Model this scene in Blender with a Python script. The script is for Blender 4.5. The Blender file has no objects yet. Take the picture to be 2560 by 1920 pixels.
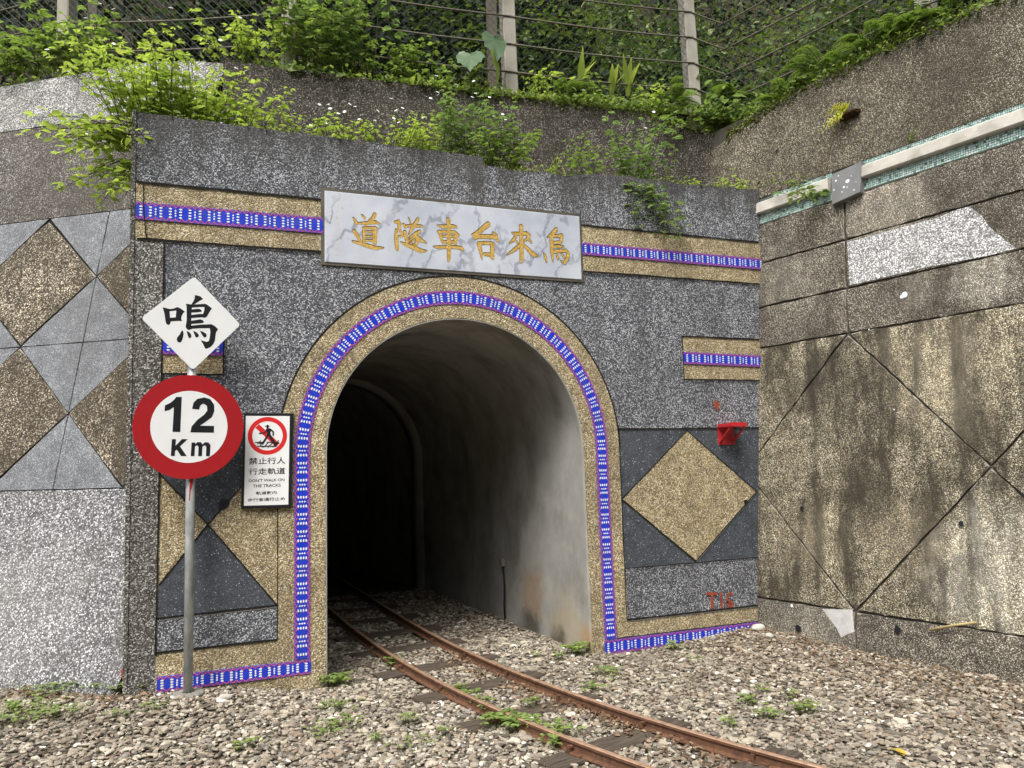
import bpy, bmesh, math, random
import numpy as np
from mathutils import Vector, Matrix
random.seed(5); RNG = np.random.default_rng(5)
SC = bpy.context.scene
COL = SC.collection
# ---------------------------------------------------------------- camera, sky, sun, exposure
# world: X along the portal face, Y into the hill, Z up; origin on the gravel under the arch
CAM_R = np.array([[0.931356078834499, -0.3619338491461383, -0.027935059590593645],
                  [0.012961118732854476, 0.10999869082521224, -0.9938422789347664],
                  [0.36277798144211987, 0.9252589782644635, 0.10722479679355501]])
CAM_C = np.array([-1.6027879665366112, -5.253123739600663, 1.3645457213730006])
FPX = 1930.0
cam = bpy.data.cameras.new('camera'); cam_o = bpy.data.objects.new('camera', cam); COL.objects.link(cam_o)
cam.sensor_fit = 'HORIZONTAL'; cam.sensor_width = 36.0; cam.lens = 36.0 * FPX / 2560.0
cam.clip_start = 0.05; cam.clip_end = 500
mw = Matrix.Identity(4)
for i in range(3):
    mw[i][0] = CAM_R[0][i]; mw[i][1] = -CAM_R[1][i]; mw[i][2] = -CAM_R[2][i]; mw[i][3] = CAM_C[i]
cam_o.matrix_world = mw
SC.camera = cam_o

SUN_DIR = Vector((-0.42, -0.48, 0.95)).normalized()
world = bpy.data.worlds.new('World'); SC.world = world; world.use_nodes = True
wt = world.node_tree; wt.nodes.clear()
sky = wt.nodes.new('ShaderNodeTexSky'); sky.sky_type = 'NISHITA'; sky.sun_disc = False
sky.sun_elevation = math.asin(SUN_DIR.z); sky.sun_rotation = math.atan2(SUN_DIR.x, SUN_DIR.y)
sky.dust_density = 4.0; sky.air_density = 1.0
hs = wt.nodes.new('ShaderNodeHueSaturation'); hs.inputs['Saturation'].default_value = 0.35
bg = wt.nodes.new('ShaderNodeBackground'); bg.inputs['Strength'].default_value = 0.13
wo = wt.nodes.new('ShaderNodeOutputWorld')
wt.links.new(sky.outputs[0], hs.inputs['Color']); wt.links.new(hs.outputs[0], bg.inputs[0]); wt.links.new(bg.outputs[0], wo.inputs[0])
sun = bpy.data.lights.new('sun', 'SUN'); sun.energy = 1.5; sun.angle = math.radians(22); sun.color = (1.0, 0.96, 0.90)
sun_o = bpy.data.objects.new('sun', sun); COL.objects.link(sun_o)
sun_o.rotation_euler = SUN_DIR.to_track_quat('Z', 'Y').to_euler()
SC.view_settings.view_transform = 'Standard'; SC.view_settings.look = 'None'
SC.view_settings.gamma = 1.0; SC.view_settings.use_curve_mapping = False
SC.view_settings.exposure = 1.18

# ---------------------------------------------------------------- frames and pixel -> surface helpers
V3 = lambda *a: np.array(a, float)
class Frame:
    def __init__(s, o, u, v, n):
        s.o, s.u, s.v, s.n = [np.array(x, float) for x in (o, u, v, n)]
    def p(s, u, v, d=0.0): return s.o + s.u * u + s.v * v + s.n * d
    def uv(s, px, py, d=0.0):
        q = ray(px, py); o = s.o + s.n * d
        t = np.dot(o - CAM_C, s.n) / np.dot(q, s.n); w = CAM_C + q * t - o
        return float(np.dot(w, s.u)), float(np.dot(w, s.v))
    def at(s, px, py, d=0.0): return s.p(*s.uv(px, py, d), d)
def ray(x, y): return CAM_R.T @ np.array([(x - 1280) / FPX, (y - 960) / FPX, 1.0])
def Zm(ox, oy, k=0.42194): return lambda x, y: (ox + x * k, oy + y * k)
FAC = Frame((0, 0, 0), (1, 0, 0), (0, 0, 1), (0, -1, 0))
nr = V3(-0.96968082, -0.22961655, 0.08363824); dr = V3(0.23042391, -0.97309035, 0)
RW = Frame((2.512, 0, 0), dr, (0.08138756, 0.01927225, 0.99649618), nr)
_al = math.radians(145.22440447); dl = V3(math.cos(_al), math.sin(_al), 0)
LW = Frame((-2.075, 0.03, 0), dl, (0.11858529, 0.17077705, 0.9781476), (-0.55789994, -0.80344283, 0.20791169))
UC = V3(-1.50, 0.812, 0); UE = V3(2.87, 0.545, 0); _d = (UE - UC) / np.linalg.norm(UE - UC)
UW = Frame(UC, _d, (0, 0, 1), (_d[1], -_d[0], 0))

# ---------------------------------------------------------------- object helpers
def tag(o, label=None, cat=None, group=None, kind=None):
    for k, v in (('label', label), ('category', cat), ('group', group), ('kind', kind)):
        if v: o[k] = v
    return o
def thing(name, label, cat, loc=(0, 0, 0), group=None):
    o = bpy.data.objects.new(name, None); COL.objects.link(o); o.empty_display_size = 0.1
    o.location = [float(c) for c in loc]
    return tag(o, label, cat, group)
def adopt(o, parent):
    if parent is not None:
        o.parent = parent
        t = Vector(parent.location); q = parent.parent
        while q is not None: q = q.parent
        if parent.type == 'EMPTY': o.matrix_parent_inverse = Matrix.Translation(-t)
    return o
def link(name, me, mats, parent=None, smooth=False):
    o = bpy.data.objects.new(name, me); COL.objects.link(o)
    for m in (mats if isinstance(mats, (list, tuple)) else [mats]): me.materials.append(m)
    if smooth:
        for p in me.polygons: p.use_smooth = True
    return adopt(o, parent)
def obj(name, bm, mats, parent=None, smooth=False, recalc=True):
    if recalc: bmesh.ops.recalc_face_normals(bm, faces=bm.faces)
    me = bpy.data.meshes.new(name); bm.to_mesh(me); bm.free()
    return link(name, me, mats, parent, smooth)
def tri_obj(name, verts, tris, mats, parent=None, smooth=True, mi=None):
    verts = np.asarray(verts, np.float32); tris = np.asarray(tris, np.int32)
    me = bpy.data.meshes.new(name)
    me.vertices.add(len(verts)); me.vertices.foreach_set('co', verts.ravel())
    me.loops.add(tris.size); me.loops.foreach_set('vertex_index', tris.ravel())
    me.polygons.add(len(tris))
    me.polygons.foreach_set('loop_start', np.arange(len(tris), dtype=np.int32) * 3)
    me.polygons.foreach_set('loop_total', np.full(len(tris), 3, np.int32))
    if mi is not None: me.polygons.foreach_set('material_index', np.asarray(mi, np.int32))
    me.polygons.foreach_set('use_smooth', np.full(len(tris), bool(smooth)))
    me.update(calc_edges=True)
    return link(name, me, mats, parent)
def prism(bm, fr, poly, d0, d1, mi=0, bevel=0.0, bmi=None):
    a = [bm.verts.new(fr.p(u, v, d0)) for u, v in poly]; b = [bm.verts.new(fr.p(u, v, d1)) for u, v in poly]
    n = len(poly); fs = [bm.faces.new(b)]
    fs += [bm.faces.new((a[i], a[(i + 1) % n], b[(i + 1) % n], b[i])) for i in range(n)]
    fs.append(bm.faces.new(a[::-1]))
    if bevel:
        es = [e for e in fs[0].edges]
        r = bmesh.ops.bevel(bm, geom=es, offset=bevel, segments=1, affect='EDGES', profile=0.5)
        bf = [f for f in r['faces'] if f.is_valid and len(f.verts) == 4]
        fs = [f for f in set(fs) | set(r['faces']) if f.is_valid]
    for f in fs: f.material_index = mi
    if bevel and bmi is not None:
        for f in bf: f.material_index = bmi
    big = [f for f in fs if f.is_valid and len(f.verts) > 4]
    for f in big: f.normal_update()
    if big: bmesh.ops.triangulate(bm, faces=big)
def rect(u0, v0, u1, v1): return [(u0, v0), (u1, v0), (u1, v1), (u0, v1)]
def inset(poly, g):
    """shrink a convex polygon by g"""
    P = [np.array(p, float) for p in poly]
    ar = sum(P[i][0] * P[(i + 1) % len(P)][1] - P[(i + 1) % len(P)][0] * P[i][1] for i in range(len(P)))
    if ar < 0: P = P[::-1]
    L = []
    for i in range(len(P)):
        a, b = P[i], P[(i + 1) % len(P)]; d = (b - a) / np.linalg.norm(b - a); nn = np.array([-d[1], d[0]])
        L.append((a + nn * g, d))
    out = []
    for i in range(len(L)):
        (p, d), (q, e) = L[i - 1], L[i]
        t = np.linalg.solve(np.array([d, -e]).T, q - p)[0]; out.append(tuple(p + d * t))
    return out
def box(bm, c, sx, sy, sz, mi=0, rot=None):
    M = Matrix.Translation(Vector([float(x) for x in c])) @ (rot if rot is not None else Matrix.Identity(4)) @ Matrix.Diagonal((sx, sy, sz, 1))
    r = bmesh.ops.create_cube(bm, size=1, matrix=M)
    for f in {f for v in r['verts'] for f in v.link_faces}: f.material_index = mi
    return r['verts']
def tube(bm, pts, rad, seg=6, mi=0, cap=True):
    pts = [np.array(p, float) for p in pts]; rings = []
    rads = rad if isinstance(rad, (list, tuple, np.ndarray)) else [rad] * len(pts)
    for i, p in enumerate(pts):
        t = pts[min(i + 1, len(pts) - 1)] - pts[max(i - 1, 0)]; t /= np.linalg.norm(t) + 1e-9
        a = np.cross(t, (0.31, 0.17, 0.93) if abs(t[2]) < .9 else (1, 0.1, 0)); a /= np.linalg.norm(a); b = np.cross(t, a)
        rings.append([bm.verts.new(p + (a * math.cos(2 * math.pi * k / seg) + b * math.sin(2 * math.pi * k / seg)) * rads[i]) for k in range(seg)])
    for r0, r1 in zip(rings, rings[1:]):
        for k in range(seg):
            f = bm.faces.new((r0[k], r0[(k + 1) % seg], r1[(k + 1) % seg], r1[k])); f.material_index = mi; f.smooth = True
    if cap:
        for r in (rings[0], rings[-1]):
            f = bm.faces.new(r); f.material_index = mi
def stroke(bm, fr, pts, d, w=None, mi=0, cap=True):
    """flat brush stroke: pts = (u, v[, width])"""
    P = [np.array(p[:2], float) for p in pts]; W = [p[2] if len(p) > 2 else w for p in pts]
    Lf, Rt = [], []
    for i, p in enumerate(P):
        t = P[min(i + 1, len(P) - 1)] - P[max(i - 1, 0)]; t /= np.linalg.norm(t) + 1e-9; nn = np.array([-t[1], t[0]])
        Lf.append(p + nn * W[i] / 2); Rt.append(p - nn * W[i] / 2)
    vl = [bm.verts.new(fr.p(*q, d)) for q in Lf]; vr = [bm.verts.new(fr.p(*q, d)) for q in Rt]
    for i in range(len(P) - 1):
        f = bm.faces.new((vl[i], vr[i], vr[i + 1], vl[i + 1])); f.material_index = mi
    if cap:
        for e, o2, i in ((P[0], P[1], 0), (P[-1], P[-2], -1)):
            t = e - o2; t /= np.linalg.norm(t) + 1e-9; nn = np.array([-t[1], t[0]]); h = W[i] / 2
            if h > 1e-4:
                c = [bm.verts.new(fr.p(*(e + (nn * math.cos(a) + t * math.sin(a)) * h), d)) for a in np.linspace(0, math.pi, 6)]
                f = bm.faces.new(c); f.material_index = mi
def flat(bm, fr, poly, d, mi=0):
    f = bm.faces.new([bm.verts.new(fr.p(u, v, d)) for u, v in poly]); f.material_index = mi; f.normal_update()
    if len(poly) > 4: bmesh.ops.triangulate(bm, faces=[f])
def ellipse(c, a, b, n=24, a0=0.0): return [(c[0] + a * math.cos(a0 + 2 * math.pi * k / n), c[1] + b * math.sin(a0 + 2 * math.pi * k / n)) for k in range(n)]
def ring_flat(bm, fr, c, r0, r1, d, n=48, mi=0):
    A = [bm.verts.new(fr.p(c[0] + r0 * math.cos(2 * math.pi * k / n), c[1] + r0 * math.sin(2 * math.pi * k / n), d)) for k in range(n)]
    B = [bm.verts.new(fr.p(c[0] + r1 * math.cos(2 * math.pi * k / n), c[1] + r1 * math.sin(2 * math.pi * k / n), d)) for k in range(n)]
    for k in range(n):
        f = bm.faces.new((A[k], A[(k + 1) % n], B[(k + 1) % n], B[k])); f.material_index = mi

def rough_edge(poly, step=.07, j=.0018):
    out = []
    for i, p in enumerate(poly):
        a, b = np.array(p, float), np.array(poly[(i + 1) % len(poly)], float); n = max(1, int(np.linalg.norm(b - a) / step))
        for k in range(n): out.append(tuple(a + (b - a) * k / n + (RNG.normal(0, j, 2) if k else 0)))
    return out
# ---------------------------------------------------------------- materials
class N:
    def __init__(s, name):
        s.m = bpy.data.materials.new(name); s.m.use_nodes = True; s.t = s.m.node_tree
        s.b = s.t.nodes['Principled BSDF']; s.out = s.t.nodes['Material Output']
        s.co = s.t.nodes.new('ShaderNodeTexCoord').outputs['Object']
    def n(s, typ, **kw):
        x = s.t.nodes.new('ShaderNode' + typ)
        for k, v in kw.items(): setattr(x, k, v)
        return x
    def set(s, sock, v):
        if isinstance(v, bpy.types.NodeSocket): s.t.links.new(v, sock)
        elif isinstance(v, (tuple, list)): sock.default_value = tuple(v) + ((1.0,) if len(v) == 3 and sock.type == 'RGBA' else ())
        else: sock.default_value = v
    def vor(s, scale, vec=None, feature='F1', rnd=1.0):
        x = s.n('TexVoronoi', feature=feature); s.set(x.inputs['Vector'], vec or s.co); x.inputs['Scale'].default_value = scale; x.inputs['Randomness'].default_value = rnd
        return x
    def noise(s, scale, detail=4, rough=0.55, vec=None, dist=0.0):
        x = s.n('TexNoise'); s.set(x.inputs['Vector'], vec or s.co); x.inputs['Scale'].default_value = scale
        x.inputs['Detail'].default_value = detail; x.inputs['Roughness'].default_value = rough; x.inputs['Distortion'].default_value = dist
        return x.outputs['Fac']
    def map(s, sx, sy, sz, loc=(0, 0, 0)):
        x = s.n('Mapping'); s.set(x.inputs['Vector'], s.co); x.inputs['Scale'].default_value = (sx, sy, sz); x.inputs['Location'].default_value = loc
        return x.outputs[0]
    def ramp(s, fac, stops, const=False):
        x = s.n('ValToRGB'); s.set(x.inputs[0], fac); cr = x.color_ramp
        if const: cr.interpolation = 'CONSTANT'
        while len(cr.elements) < len(stops): cr.elements.new(0.5)
        for e, (p, c) in zip(cr.elements, stops):
            e.position = p; c = (c, c, c) if isinstance(c, (int, float)) else c; e.color = tuple(c) + (1.0,)
        return x.outputs[0]
    def mix(s, fac, a, b, mode='MIX'):
        x = s.n('Mix', data_type='RGBA', blend_type=mode)
        s.set(x.inputs[0], fac); s.set(x.inputs[6], a); s.set(x.inputs[7], b); return x.outputs[2]
    def math(s, op, a, b=0.0, c=None, clamp=False):
        x = s.n('Math', operation=op, use_clamp=clamp); s.set(x.inputs[0], a); s.set(x.inputs[1], b)
        if c is not None: s.set(x.inputs[2], c)
        return x.outputs[0]
    def bump(s, h, strength=0.3, dist=0.01):
        x = s.n('Bump'); s.set(x.inputs['Height'], h); x.inputs['Strength'].default_value = strength; x.inputs['Distance'].default_value = dist
        s.set(s.b.inputs['Normal'], x.outputs[0])
    def blob(s, c, r):
        """1 inside, 0 outside, of a ragged round patch at c"""
        d = s.n('VectorMath', operation='DISTANCE'); s.set(d.inputs[0], s.co); d.inputs[1].default_value = tuple(c)
        nn = s.noise(5, 5, 0.65)
        dd = s.math('ADD', d.outputs['Value'], s.math('MULTIPLY', s.math('SUBTRACT', nn, 0.5), r * 1.6))
        x = s.n('MapRange', interpolation_type='SMOOTHSTEP'); s.set(x.inputs[0], dd)
        x.inputs[1].default_value = r * 1.25; x.inputs[2].default_value = r * 0.45; x.inputs[3].default_value = 0; x.inputs[4].default_value = 1
        return x.outputs[0]
    def done(s, col, rough=0.8, spec=0.3, metal=0.0):
        s.set(s.b.inputs['Base Color'], col); s.set(s.b.inputs['Roughness'], rough)
        s.b.inputs['Specular IOR Level'].default_value = spec; s.set(s.b.inputs['Metallic'], metal)
        return s.m
def plain(name, col, rough=0.6, spec=0.4, metal=0.0, var=0.12, scale=18):
    s = N(name); n1 = s.noise(scale, 5)
    c = s.mix(s.ramp(n1, [(0.3, 1 - var * 2), (0.7, 1.0)]), (0, 0, 0), col, 'MIX')
    return s.done(c, rough, spec, metal)
def pebble(name, stops, gap=(0.03, 0.028, 0.025), scale=78, stain=(0.05, 0.045, 0.035), stain_amt=0.5, stain_lo=0.45, stain_hi=0.7,
           streak=(3.0, 3.0, 0.5), blobs=(), gapw=0.5, bump=0.5, smudge=0.25, off=(0, 0, 0), dens=1.6, mott=.35, top=None):
    """washed pebble finish: little stones of mixed colour set in cement, with weather stains"""
    s = N(name)
    v = s.vor(scale * dens); sep = s.n('SeparateColor'); s.set(sep.inputs[0], v.outputs['Color'])
    c = s.ramp(sep.outputs[0], stops, const=True)
    fine = s.ramp(sep.outputs[1], [(0.0, 0.78), (1.0, 1.15)])
    c = s.mix(1.0, c, fine, 'MULTIPLY')
    g = s.ramp(v.outputs['Distance'], [(.50, 0.0), (.74, 1.0)])
    c = s.mix(g, c, gap)
    c = s.mix(1.0, c, s.ramp(s.noise(9, 6, .7), [(.28, 1 - mott), (.72, 1 + mott)]), 'MULTIPLY')
    big = s.noise(1.3, 5, 0.6, vec=s.map(1, 1, 1, off))
    c = s.mix(s.math('MULTIPLY', s.ramp(big, [(0.35, 0.0), (0.7, 1.0)]), smudge), c, stain)
    if stain_amt:
        st = s.noise(1.0, 6, 0.62, vec=s.map(*streak, off), dist=0.3)
        f = s.math('MULTIPLY', s.ramp(st, [(stain_lo, 0.0), (stain_hi, 1.0)]), stain_amt)
        c = s.mix(f, c, stain)
    for (cc, r, colr, amt) in blobs:
        k = s.math('MULTIPLY', s.blob(cc, r), s.ramp(s.noise(1.0, 6, .7, vec=s.map(14, 14, 2.5)), [(.35, .25), (.6, 1.0)]))
        c = s.mix(s.math('MULTIPLY', k, amt), c, s.mix(1.0, s.mix(.35, c, (.16, .155, .14)), colr, 'MULTIPLY'))
    if top:
        sx = s.n('SeparateXYZ'); s.set(sx.inputs[0], s.co)
        val = s.math('ADD', s.math('MULTIPLY', s.math('SUBTRACT', sx.outputs[2], top[0]), 1.0 / top[1]), 1.0)
        st2 = s.noise(1.0, 5, .6, vec=s.map(7, 7, .35, (2, 2, 2)))
        f = s.math('ADD', s.math('MULTIPLY', val, 1.15), s.math('MULTIPLY', s.math('SUBTRACT', st2, .52), 4.0), clamp=True)
        c = s.mix(s.math('MULTIPLY', f, top[2]), c, top[3])
    h = s.ramp(v.outputs['Distance'], [(0.0, 1.0), (0.75, 0.0)])
    s.bump(h, bump, 0.006)
    return s.done(c, 0.78, 0.25)

GREY = pebble('grey_washed_pebble', [(0, (.045, .05, .06)), (.24, (.09, .098, .113)), (.46, (.18, .188, .205)), (.60, (.40, .41, .435)), (.82, (.62, .63, .655))],
              gap=(.07, .076, .088), scale=84, stain=(.05, .05, .052), stain_amt=.5, stain_lo=.50, stain_hi=.72, smudge=.4, top=(3.69, .34, .72, (.05, .047, .04)))
PIL = pebble('pilaster_pebble', [(0, (.06, .058, .052)), (.33, (.16, .152, .138)), (.62, (.33, .32, .295)), (.85, (.62, .61, .58))],
             gap=(.06, .055, .048), scale=78, stain=(.05, .042, .032), stain_amt=.55)
TAN = pebble('tan_washed_pebble', [(0, (.22, .165, .082)), (.25, (.40, .32, .175)), (.55, (.54, .45, .275)), (.80, (.68, .60, .41)), (.94, (.78, .74, .62))],
             gap=(.16, .128, .08), scale=82, stain=(.12, .095, .06), stain_amt=.5, stain_lo=.5, stain_hi=.75, smudge=.3, off=(3, 1, 2))
DARK = pebble('slate_fine_pebble', [(0, (.035, .042, .052)), (.45, (.065, .075, .088)), (.80, (.11, .125, .145)), (.98, (.42, .45, .48))],
              gap=(.045, .052, .062), scale=105, stain=(.10, .105, .105), stain_amt=.35, smudge=.15, bump=.25)
LWT = pebble('left_wall_moss_pebble', [(0, (.045, .04, .034)), (.3, (.10, .092, .08)), (.6, (.19, .178, .16)), (.86, (.40, .385, .36))],
             gap=(.06, .053, .045), scale=80, stain=(.05, .042, .032), stain_amt=.6, smudge=.45, off=(0, 4, 0))
LTOP = pebble('left_wall_top_pebble', [(0, (.10, .10, .098)), (.25, (.26, .26, .255)), (.55, (.46, .46, .455)), (.8, (.68, .68, .67))],
              gap=(.10, .098, .092), scale=72, stain=(.12, .11, .09), stain_amt=.4, smudge=.2)
LGREY = pebble('left_wall_smooth_grey', [(0, (.11, .117, .13)), (.3, (.18, .19, .205)), (.65, (.26, .27, .285)), (.93, (.42, .43, .44))],
               gap=(.12, .125, .135), scale=110, stain=(.10, .10, .10), stain_amt=.3, smudge=.15, bump=.25)
LBROWN = pebble('left_wall_brown_pebble', [(0, (.05, .040, .027)), (.3, (.15, .122, .082)), (.6, (.35, .305, .225)), (.83, (.66, .60, .49))],
                gap=(.045, .034, .022), scale=66, mott=.5, stain=(.045, .035, .022), stain_amt=.8, stain_lo=.38, stain_hi=.58, smudge=.4, off=(1, 2, 0))
LBASE = pebble('left_wall_pale_pebble', [(0, (.09, .09, .09)), (.25, (.19, .19, .195)), (.55, (.34, .345, .355)), (.8, (.60, .60, .61))],
               gap=(.075, .075, .075), scale=62, mott=.3, stain=(.12, .11, .10), stain_amt=.45, stain_lo=.52, stain_hi=.75, smudge=.3,
               blobs=[((-2.70, .62, .55), .5, (1.5, 1.5, 1.52), .8)])
RWS = pebble('right_wall_weathered_pebble', [(0, (.08, .069, .046)), (.20, (.195, .168, .110)), (.45, (.36, .318, .215)), (.70, (.60, .54, .385)), (.90, (.78, .74, .62))],
             gap=(.07, .058, .038), scale=92, mott=.6, stain=(.034, .028, .018), stain_amt=.88, stain_lo=.45, stain_hi=.58, streak=(3.6, 3.6, .8), smudge=.45, off=(5, 3, 1),
             blobs=[((3.0, -1.80, .62), .50, (2.6, 2.65, 2.7), .9), ((3.0, -1.45, 1.95), .45, (2.0, 1.9, 1.7), .8), ((2.70, -.55, .75), .30, (1.7, 1.6, 1.4), .8), ((2.85, -1.2, .8), .3, (1.6, 1.5, 1.3), .7), ((2.85, -.80, 1.75), .42, (.38, .36, .33), .9), ((2.80, -.95, 1.1), .28, (.45, .43, .38), .85), ((2.68, -.45, 1.95), .3, (.5, .48, .42), .8), ((2.62, -.3, .5), .22, (.55, .52, .46), .8)])
RWT = pebble('right_wall_top_pebble', [(0, (.05, .044, .033)), (.3, (.135, .120, .088)), (.6, (.26, .232, .172)), (.84, (.52, .48, .37))],
             gap=(.06, .048, .032), scale=92, mott=.45, stain=(.04, .033, .021), stain_amt=.7, stain_lo=.46, stain_hi=.68, streak=(2, 2, .8), smudge=.5, off=(7, 1, 1))
RWM = pebble('right_wall_course_pebble', [(0, (.060, .052, .040)), (.28, (.15, .132, .10)), (.56, (.29, .26, .205)), (.82, (.54, .50, .42))],
             gap=(.065, .056, .042), scale=96, mott=.5, stain=(.042, .036, .027), stain_amt=.75, stain_lo=.45, stain_hi=.66, streak=(2.2, 2.2, .8), smudge=.45, off=(2, 6, 1),
             blobs=[((3.02, -1.1, 3.2), .35, (2.0, 1.95, 1.85), .8), ((3.1, -1.75, 2.52), .22, (2.4, 2.4, 2.4), .8), ((2.75, -.25, 2.85), .3, (1.6, 1.6, 1.55), .7), ((3.05, -1.3, 2.52), .15, (1.8, 1.8, 1.7), .7), ((2.66, -.5, .15), .4, (1.6, 1.6, 1.55), .7)])
UPP = pebble('upper_wall_dark_pebble', [(0, (.034, .030, .024)), (.35, (.085, .075, .062)), (.65, (.165, .148, .125)), (.88, (.38, .35, .31))],
             gap=(.04, .035, .028), scale=74, stain=(.028, .022, .014), stain_amt=.6, smudge=.4, off=(1, 9, 1))
PATCH = pebble('repair_patch_pebble', [(0, (.16, .16, .16)), (.22, (.36, .36, .36)), (.5, (.62, .62, .62)), (.75, (.84, .84, .83))],
               gap=(.2, .2, .195), scale=64, stain=(.35, .34, .32), stain_amt=.3, smudge=.1)
def mk_concrete(name, a, b, stain, amt=.5, scale=3, streak=(3, 3, .6), rough=.85, blobs=()):
    s = N(name); c = s.mix(s.ramp(s.noise(scale, 8, .62), [(.3, 0.0), (.7, 1.0)]), a, b)
    c = s.mix(s.math('MULTIPLY', s.ramp(s.noise(1, 6, .65, vec=s.map(*streak), dist=.4), [(.46, 0), (.72, 1)]), amt), c, stain)
    for (cc, r, colr, am) in blobs: c = s.mix(s.math('MULTIPLY', s.blob(cc, r), am), c, colr)
    s.bump(s.noise(40, 6, .6), .25, .006)
    return s.done(c, rough, .2)
JOINT = plain('joint_dark', (.022, .02, .017), .95, .1)
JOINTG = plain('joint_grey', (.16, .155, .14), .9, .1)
MORTAR = mk_concrete('mortar_grey', (.16, .15, .13), (.26, .25, .22), (.06, .055, .045))
EDGE = mk_concrete('panel_edge_cement', (.20, .185, .15), (.36, .335, .28), (.07, .06, .045), .7, 9, (4, 4, 4))
TUN = mk_concrete('tunnel_concrete', (.25, .245, .225), (.38, .37, .34), (.085, .078, .062), .6, 3.2, (2.6, 2.6, 1.2),
                  blobs=[((.97, .95, .30), .24, (.30, .17, .07), .5), ((.98, .32, .05), .35, (.42, .34, .19), .45), ((1.0, .06, .1), .10, (.42, .22, .10), .5),
                         ((.95, 1.0, -.05), .22, (.05, .05, .035), .8), ((.96, .5, -.06), .16, (.06, .06, .04), .8)])
POSTM = mk_concrete('post_concrete', (.27, .25, .21), (.38, .36, .31), (.10, .09, .07), .5, 5)
LEDGE = mk_concrete('ledge_concrete', (.42, .40, .35), (.60, .57, .51), (.20, .18, .145), .7, 6, (4, 4, 4))
PLATE = mk_concrete('plate_zinc', (.17, .175, .175), (.24, .245, .245), (.12, .115, .10), .6, 5, rough=.55)
def tilem(name, col):
    s = N(name); c = s.mix(s.math('MULTIPLY', s.ramp(s.noise(5, 7, .7), [(.46, 0), (.70, 1)]), .5), col, tuple(.45 * x + .035 for x in col))
    c = s.mix(s.math('MULTIPLY', s.ramp(s.noise(38, 5, .7), [(.60, 0), (.70, 1)]), .55), c, (.10, .095, .10))
    return s.done(c, s.ramp(s.noise(9, 4), [(.3, .22), (.7, .5)]), .5)
def mk_marble():
    s = N('white_marble'); w = s.noise(1.6, 6, .6, vec=s.map(1, 1, 1.1))
    x = s.n('TexWave', wave_type='BANDS', bands_direction='DIAGONAL'); s.set(x.inputs[0], s.map(1, 1, -.75)); x.inputs['Scale'].default_value = 1.5
    x.inputs['Distortion'].default_value = 13; x.inputs['Detail'].default_value = 5; x.inputs['Detail Scale'].default_value = 1.3; x.inputs['Detail Roughness'].default_value = .62
    vein = s.math('MULTIPLY', s.ramp(x.outputs['Fac'], [(.0, 1.0), (.03, .6), (.09, 0.0)]), s.ramp(s.noise(3.5, 4), [(.36, .2), (.55, 1)]))
    c = s.mix(s.ramp(w, [(.35, 0), (.68, 1)]), (.56, .59, .645), (.36, .395, .46))
    c = s.mix(s.math('MULTIPLY', vein, .75), c, (.20, .21, .26))
    c = s.mix(s.math('MULTIPLY', s.ramp(s.noise(26, 4, .6, vec=s.map(1, 1, .5)), [(.66, 0), (.74, 1)]), .45), c, (.26, .26, .27))
    return s.done(c, .35, .4)
MARBLE = mk_marble()
def mk_gold():
    s = N('gold_paint'); c = s.ramp(s.noise(60, 5, .7), [(.3, (.27, .15, .025)), (.5, (.47, .295, .06)), (.72, (.70, .51, .20))])
    return s.done(c, .5, .4)
GOLD = mk_gold()
GOLDP = plain('gold_paint_faded', (.62, .55, .40), .6, .3)
TILE_B = tilem('tile_blue', (.012, .038, .50))
TILE_W = tilem('tile_white', (.76, .78, .80))
TILE_R = plain('tile_red', (.60, .10, .17), .35, .5, var=.1)
TILE_P = plain('tile_violet', (.14, .085, .42), .35, .5, var=.12)
TILE_L = plain('tile_light_line', (.12, .22, .62), .35, .5)
S_WHITE = plain('sign_white', (.78, .79, .79), .35, .5, var=.03, scale=6)
S_RED = plain('sign_red', (.36, .012, .017), .35, .5, var=.05, scale=6)
S_RED2 = plain('pictogram_red', (.62, .022, .025), .4, .4, var=.03)
S_BLACK = plain('sign_black', (.012, .013, .016), .4, .4, var=.1)
S_GREY = plain('sign_back_grey', (.38, .39, .40), .5, .5, .3)
def mk_galv():
    s = N('galvanised_pipe'); c = s.mix(s.ramp(s.noise(22, 5, .6, vec=s.map(1, 1, .35)), [(.35, 0), (.65, 1)]), (.27, .30, .31), (.52, .54, .53))
    c = s.mix(s.ramp(s.noise(7, 6, .7, vec=s.map(1, 1, .5, (3, 3, 3))), [(.66, 0), (.73, .8)]), c, (.15, .07, .03))
    return s.done(c, .5, .5, .35)
GALV = mk_galv()
B_RED = plain('bracket_red', (.50, .02, .03), .4, .5, var=.12)
SPRAY = plain('spray_red', (.40, .085, .045), .85, .2, var=.3, scale=70)
def mk_rust(name, a, b, rough, metal):
    s = N(name); c = s.mix(s.ramp(s.noise(30, 7, .65), [(.3, 0), (.7, 1)]), a, b); s.bump(s.noise(120, 3), .2, .003)
    return s.done(c, rough, .4, metal)
RUST = mk_rust('rail_rust', (.055, .026, .015), (.16, .075, .038), .8, .0)
RTOP = mk_rust('rail_head_worn', (.30, .17, .105), (.52, .35, .24), .36, .35)
def mk_wood():
    s = N('sleeper_wood'); g = s.noise(6, 7, .7, vec=s.map(1.2, 16, 16)); c = s.ramp(g, [(.3, (.028, .022, .017)), (.55, (.085, .068, .052)), (.75, (.15, .125, .10))])
    s.bump(g, .5, .006); return s.done(c, .9, .15)
WOOD = mk_wood()
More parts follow.
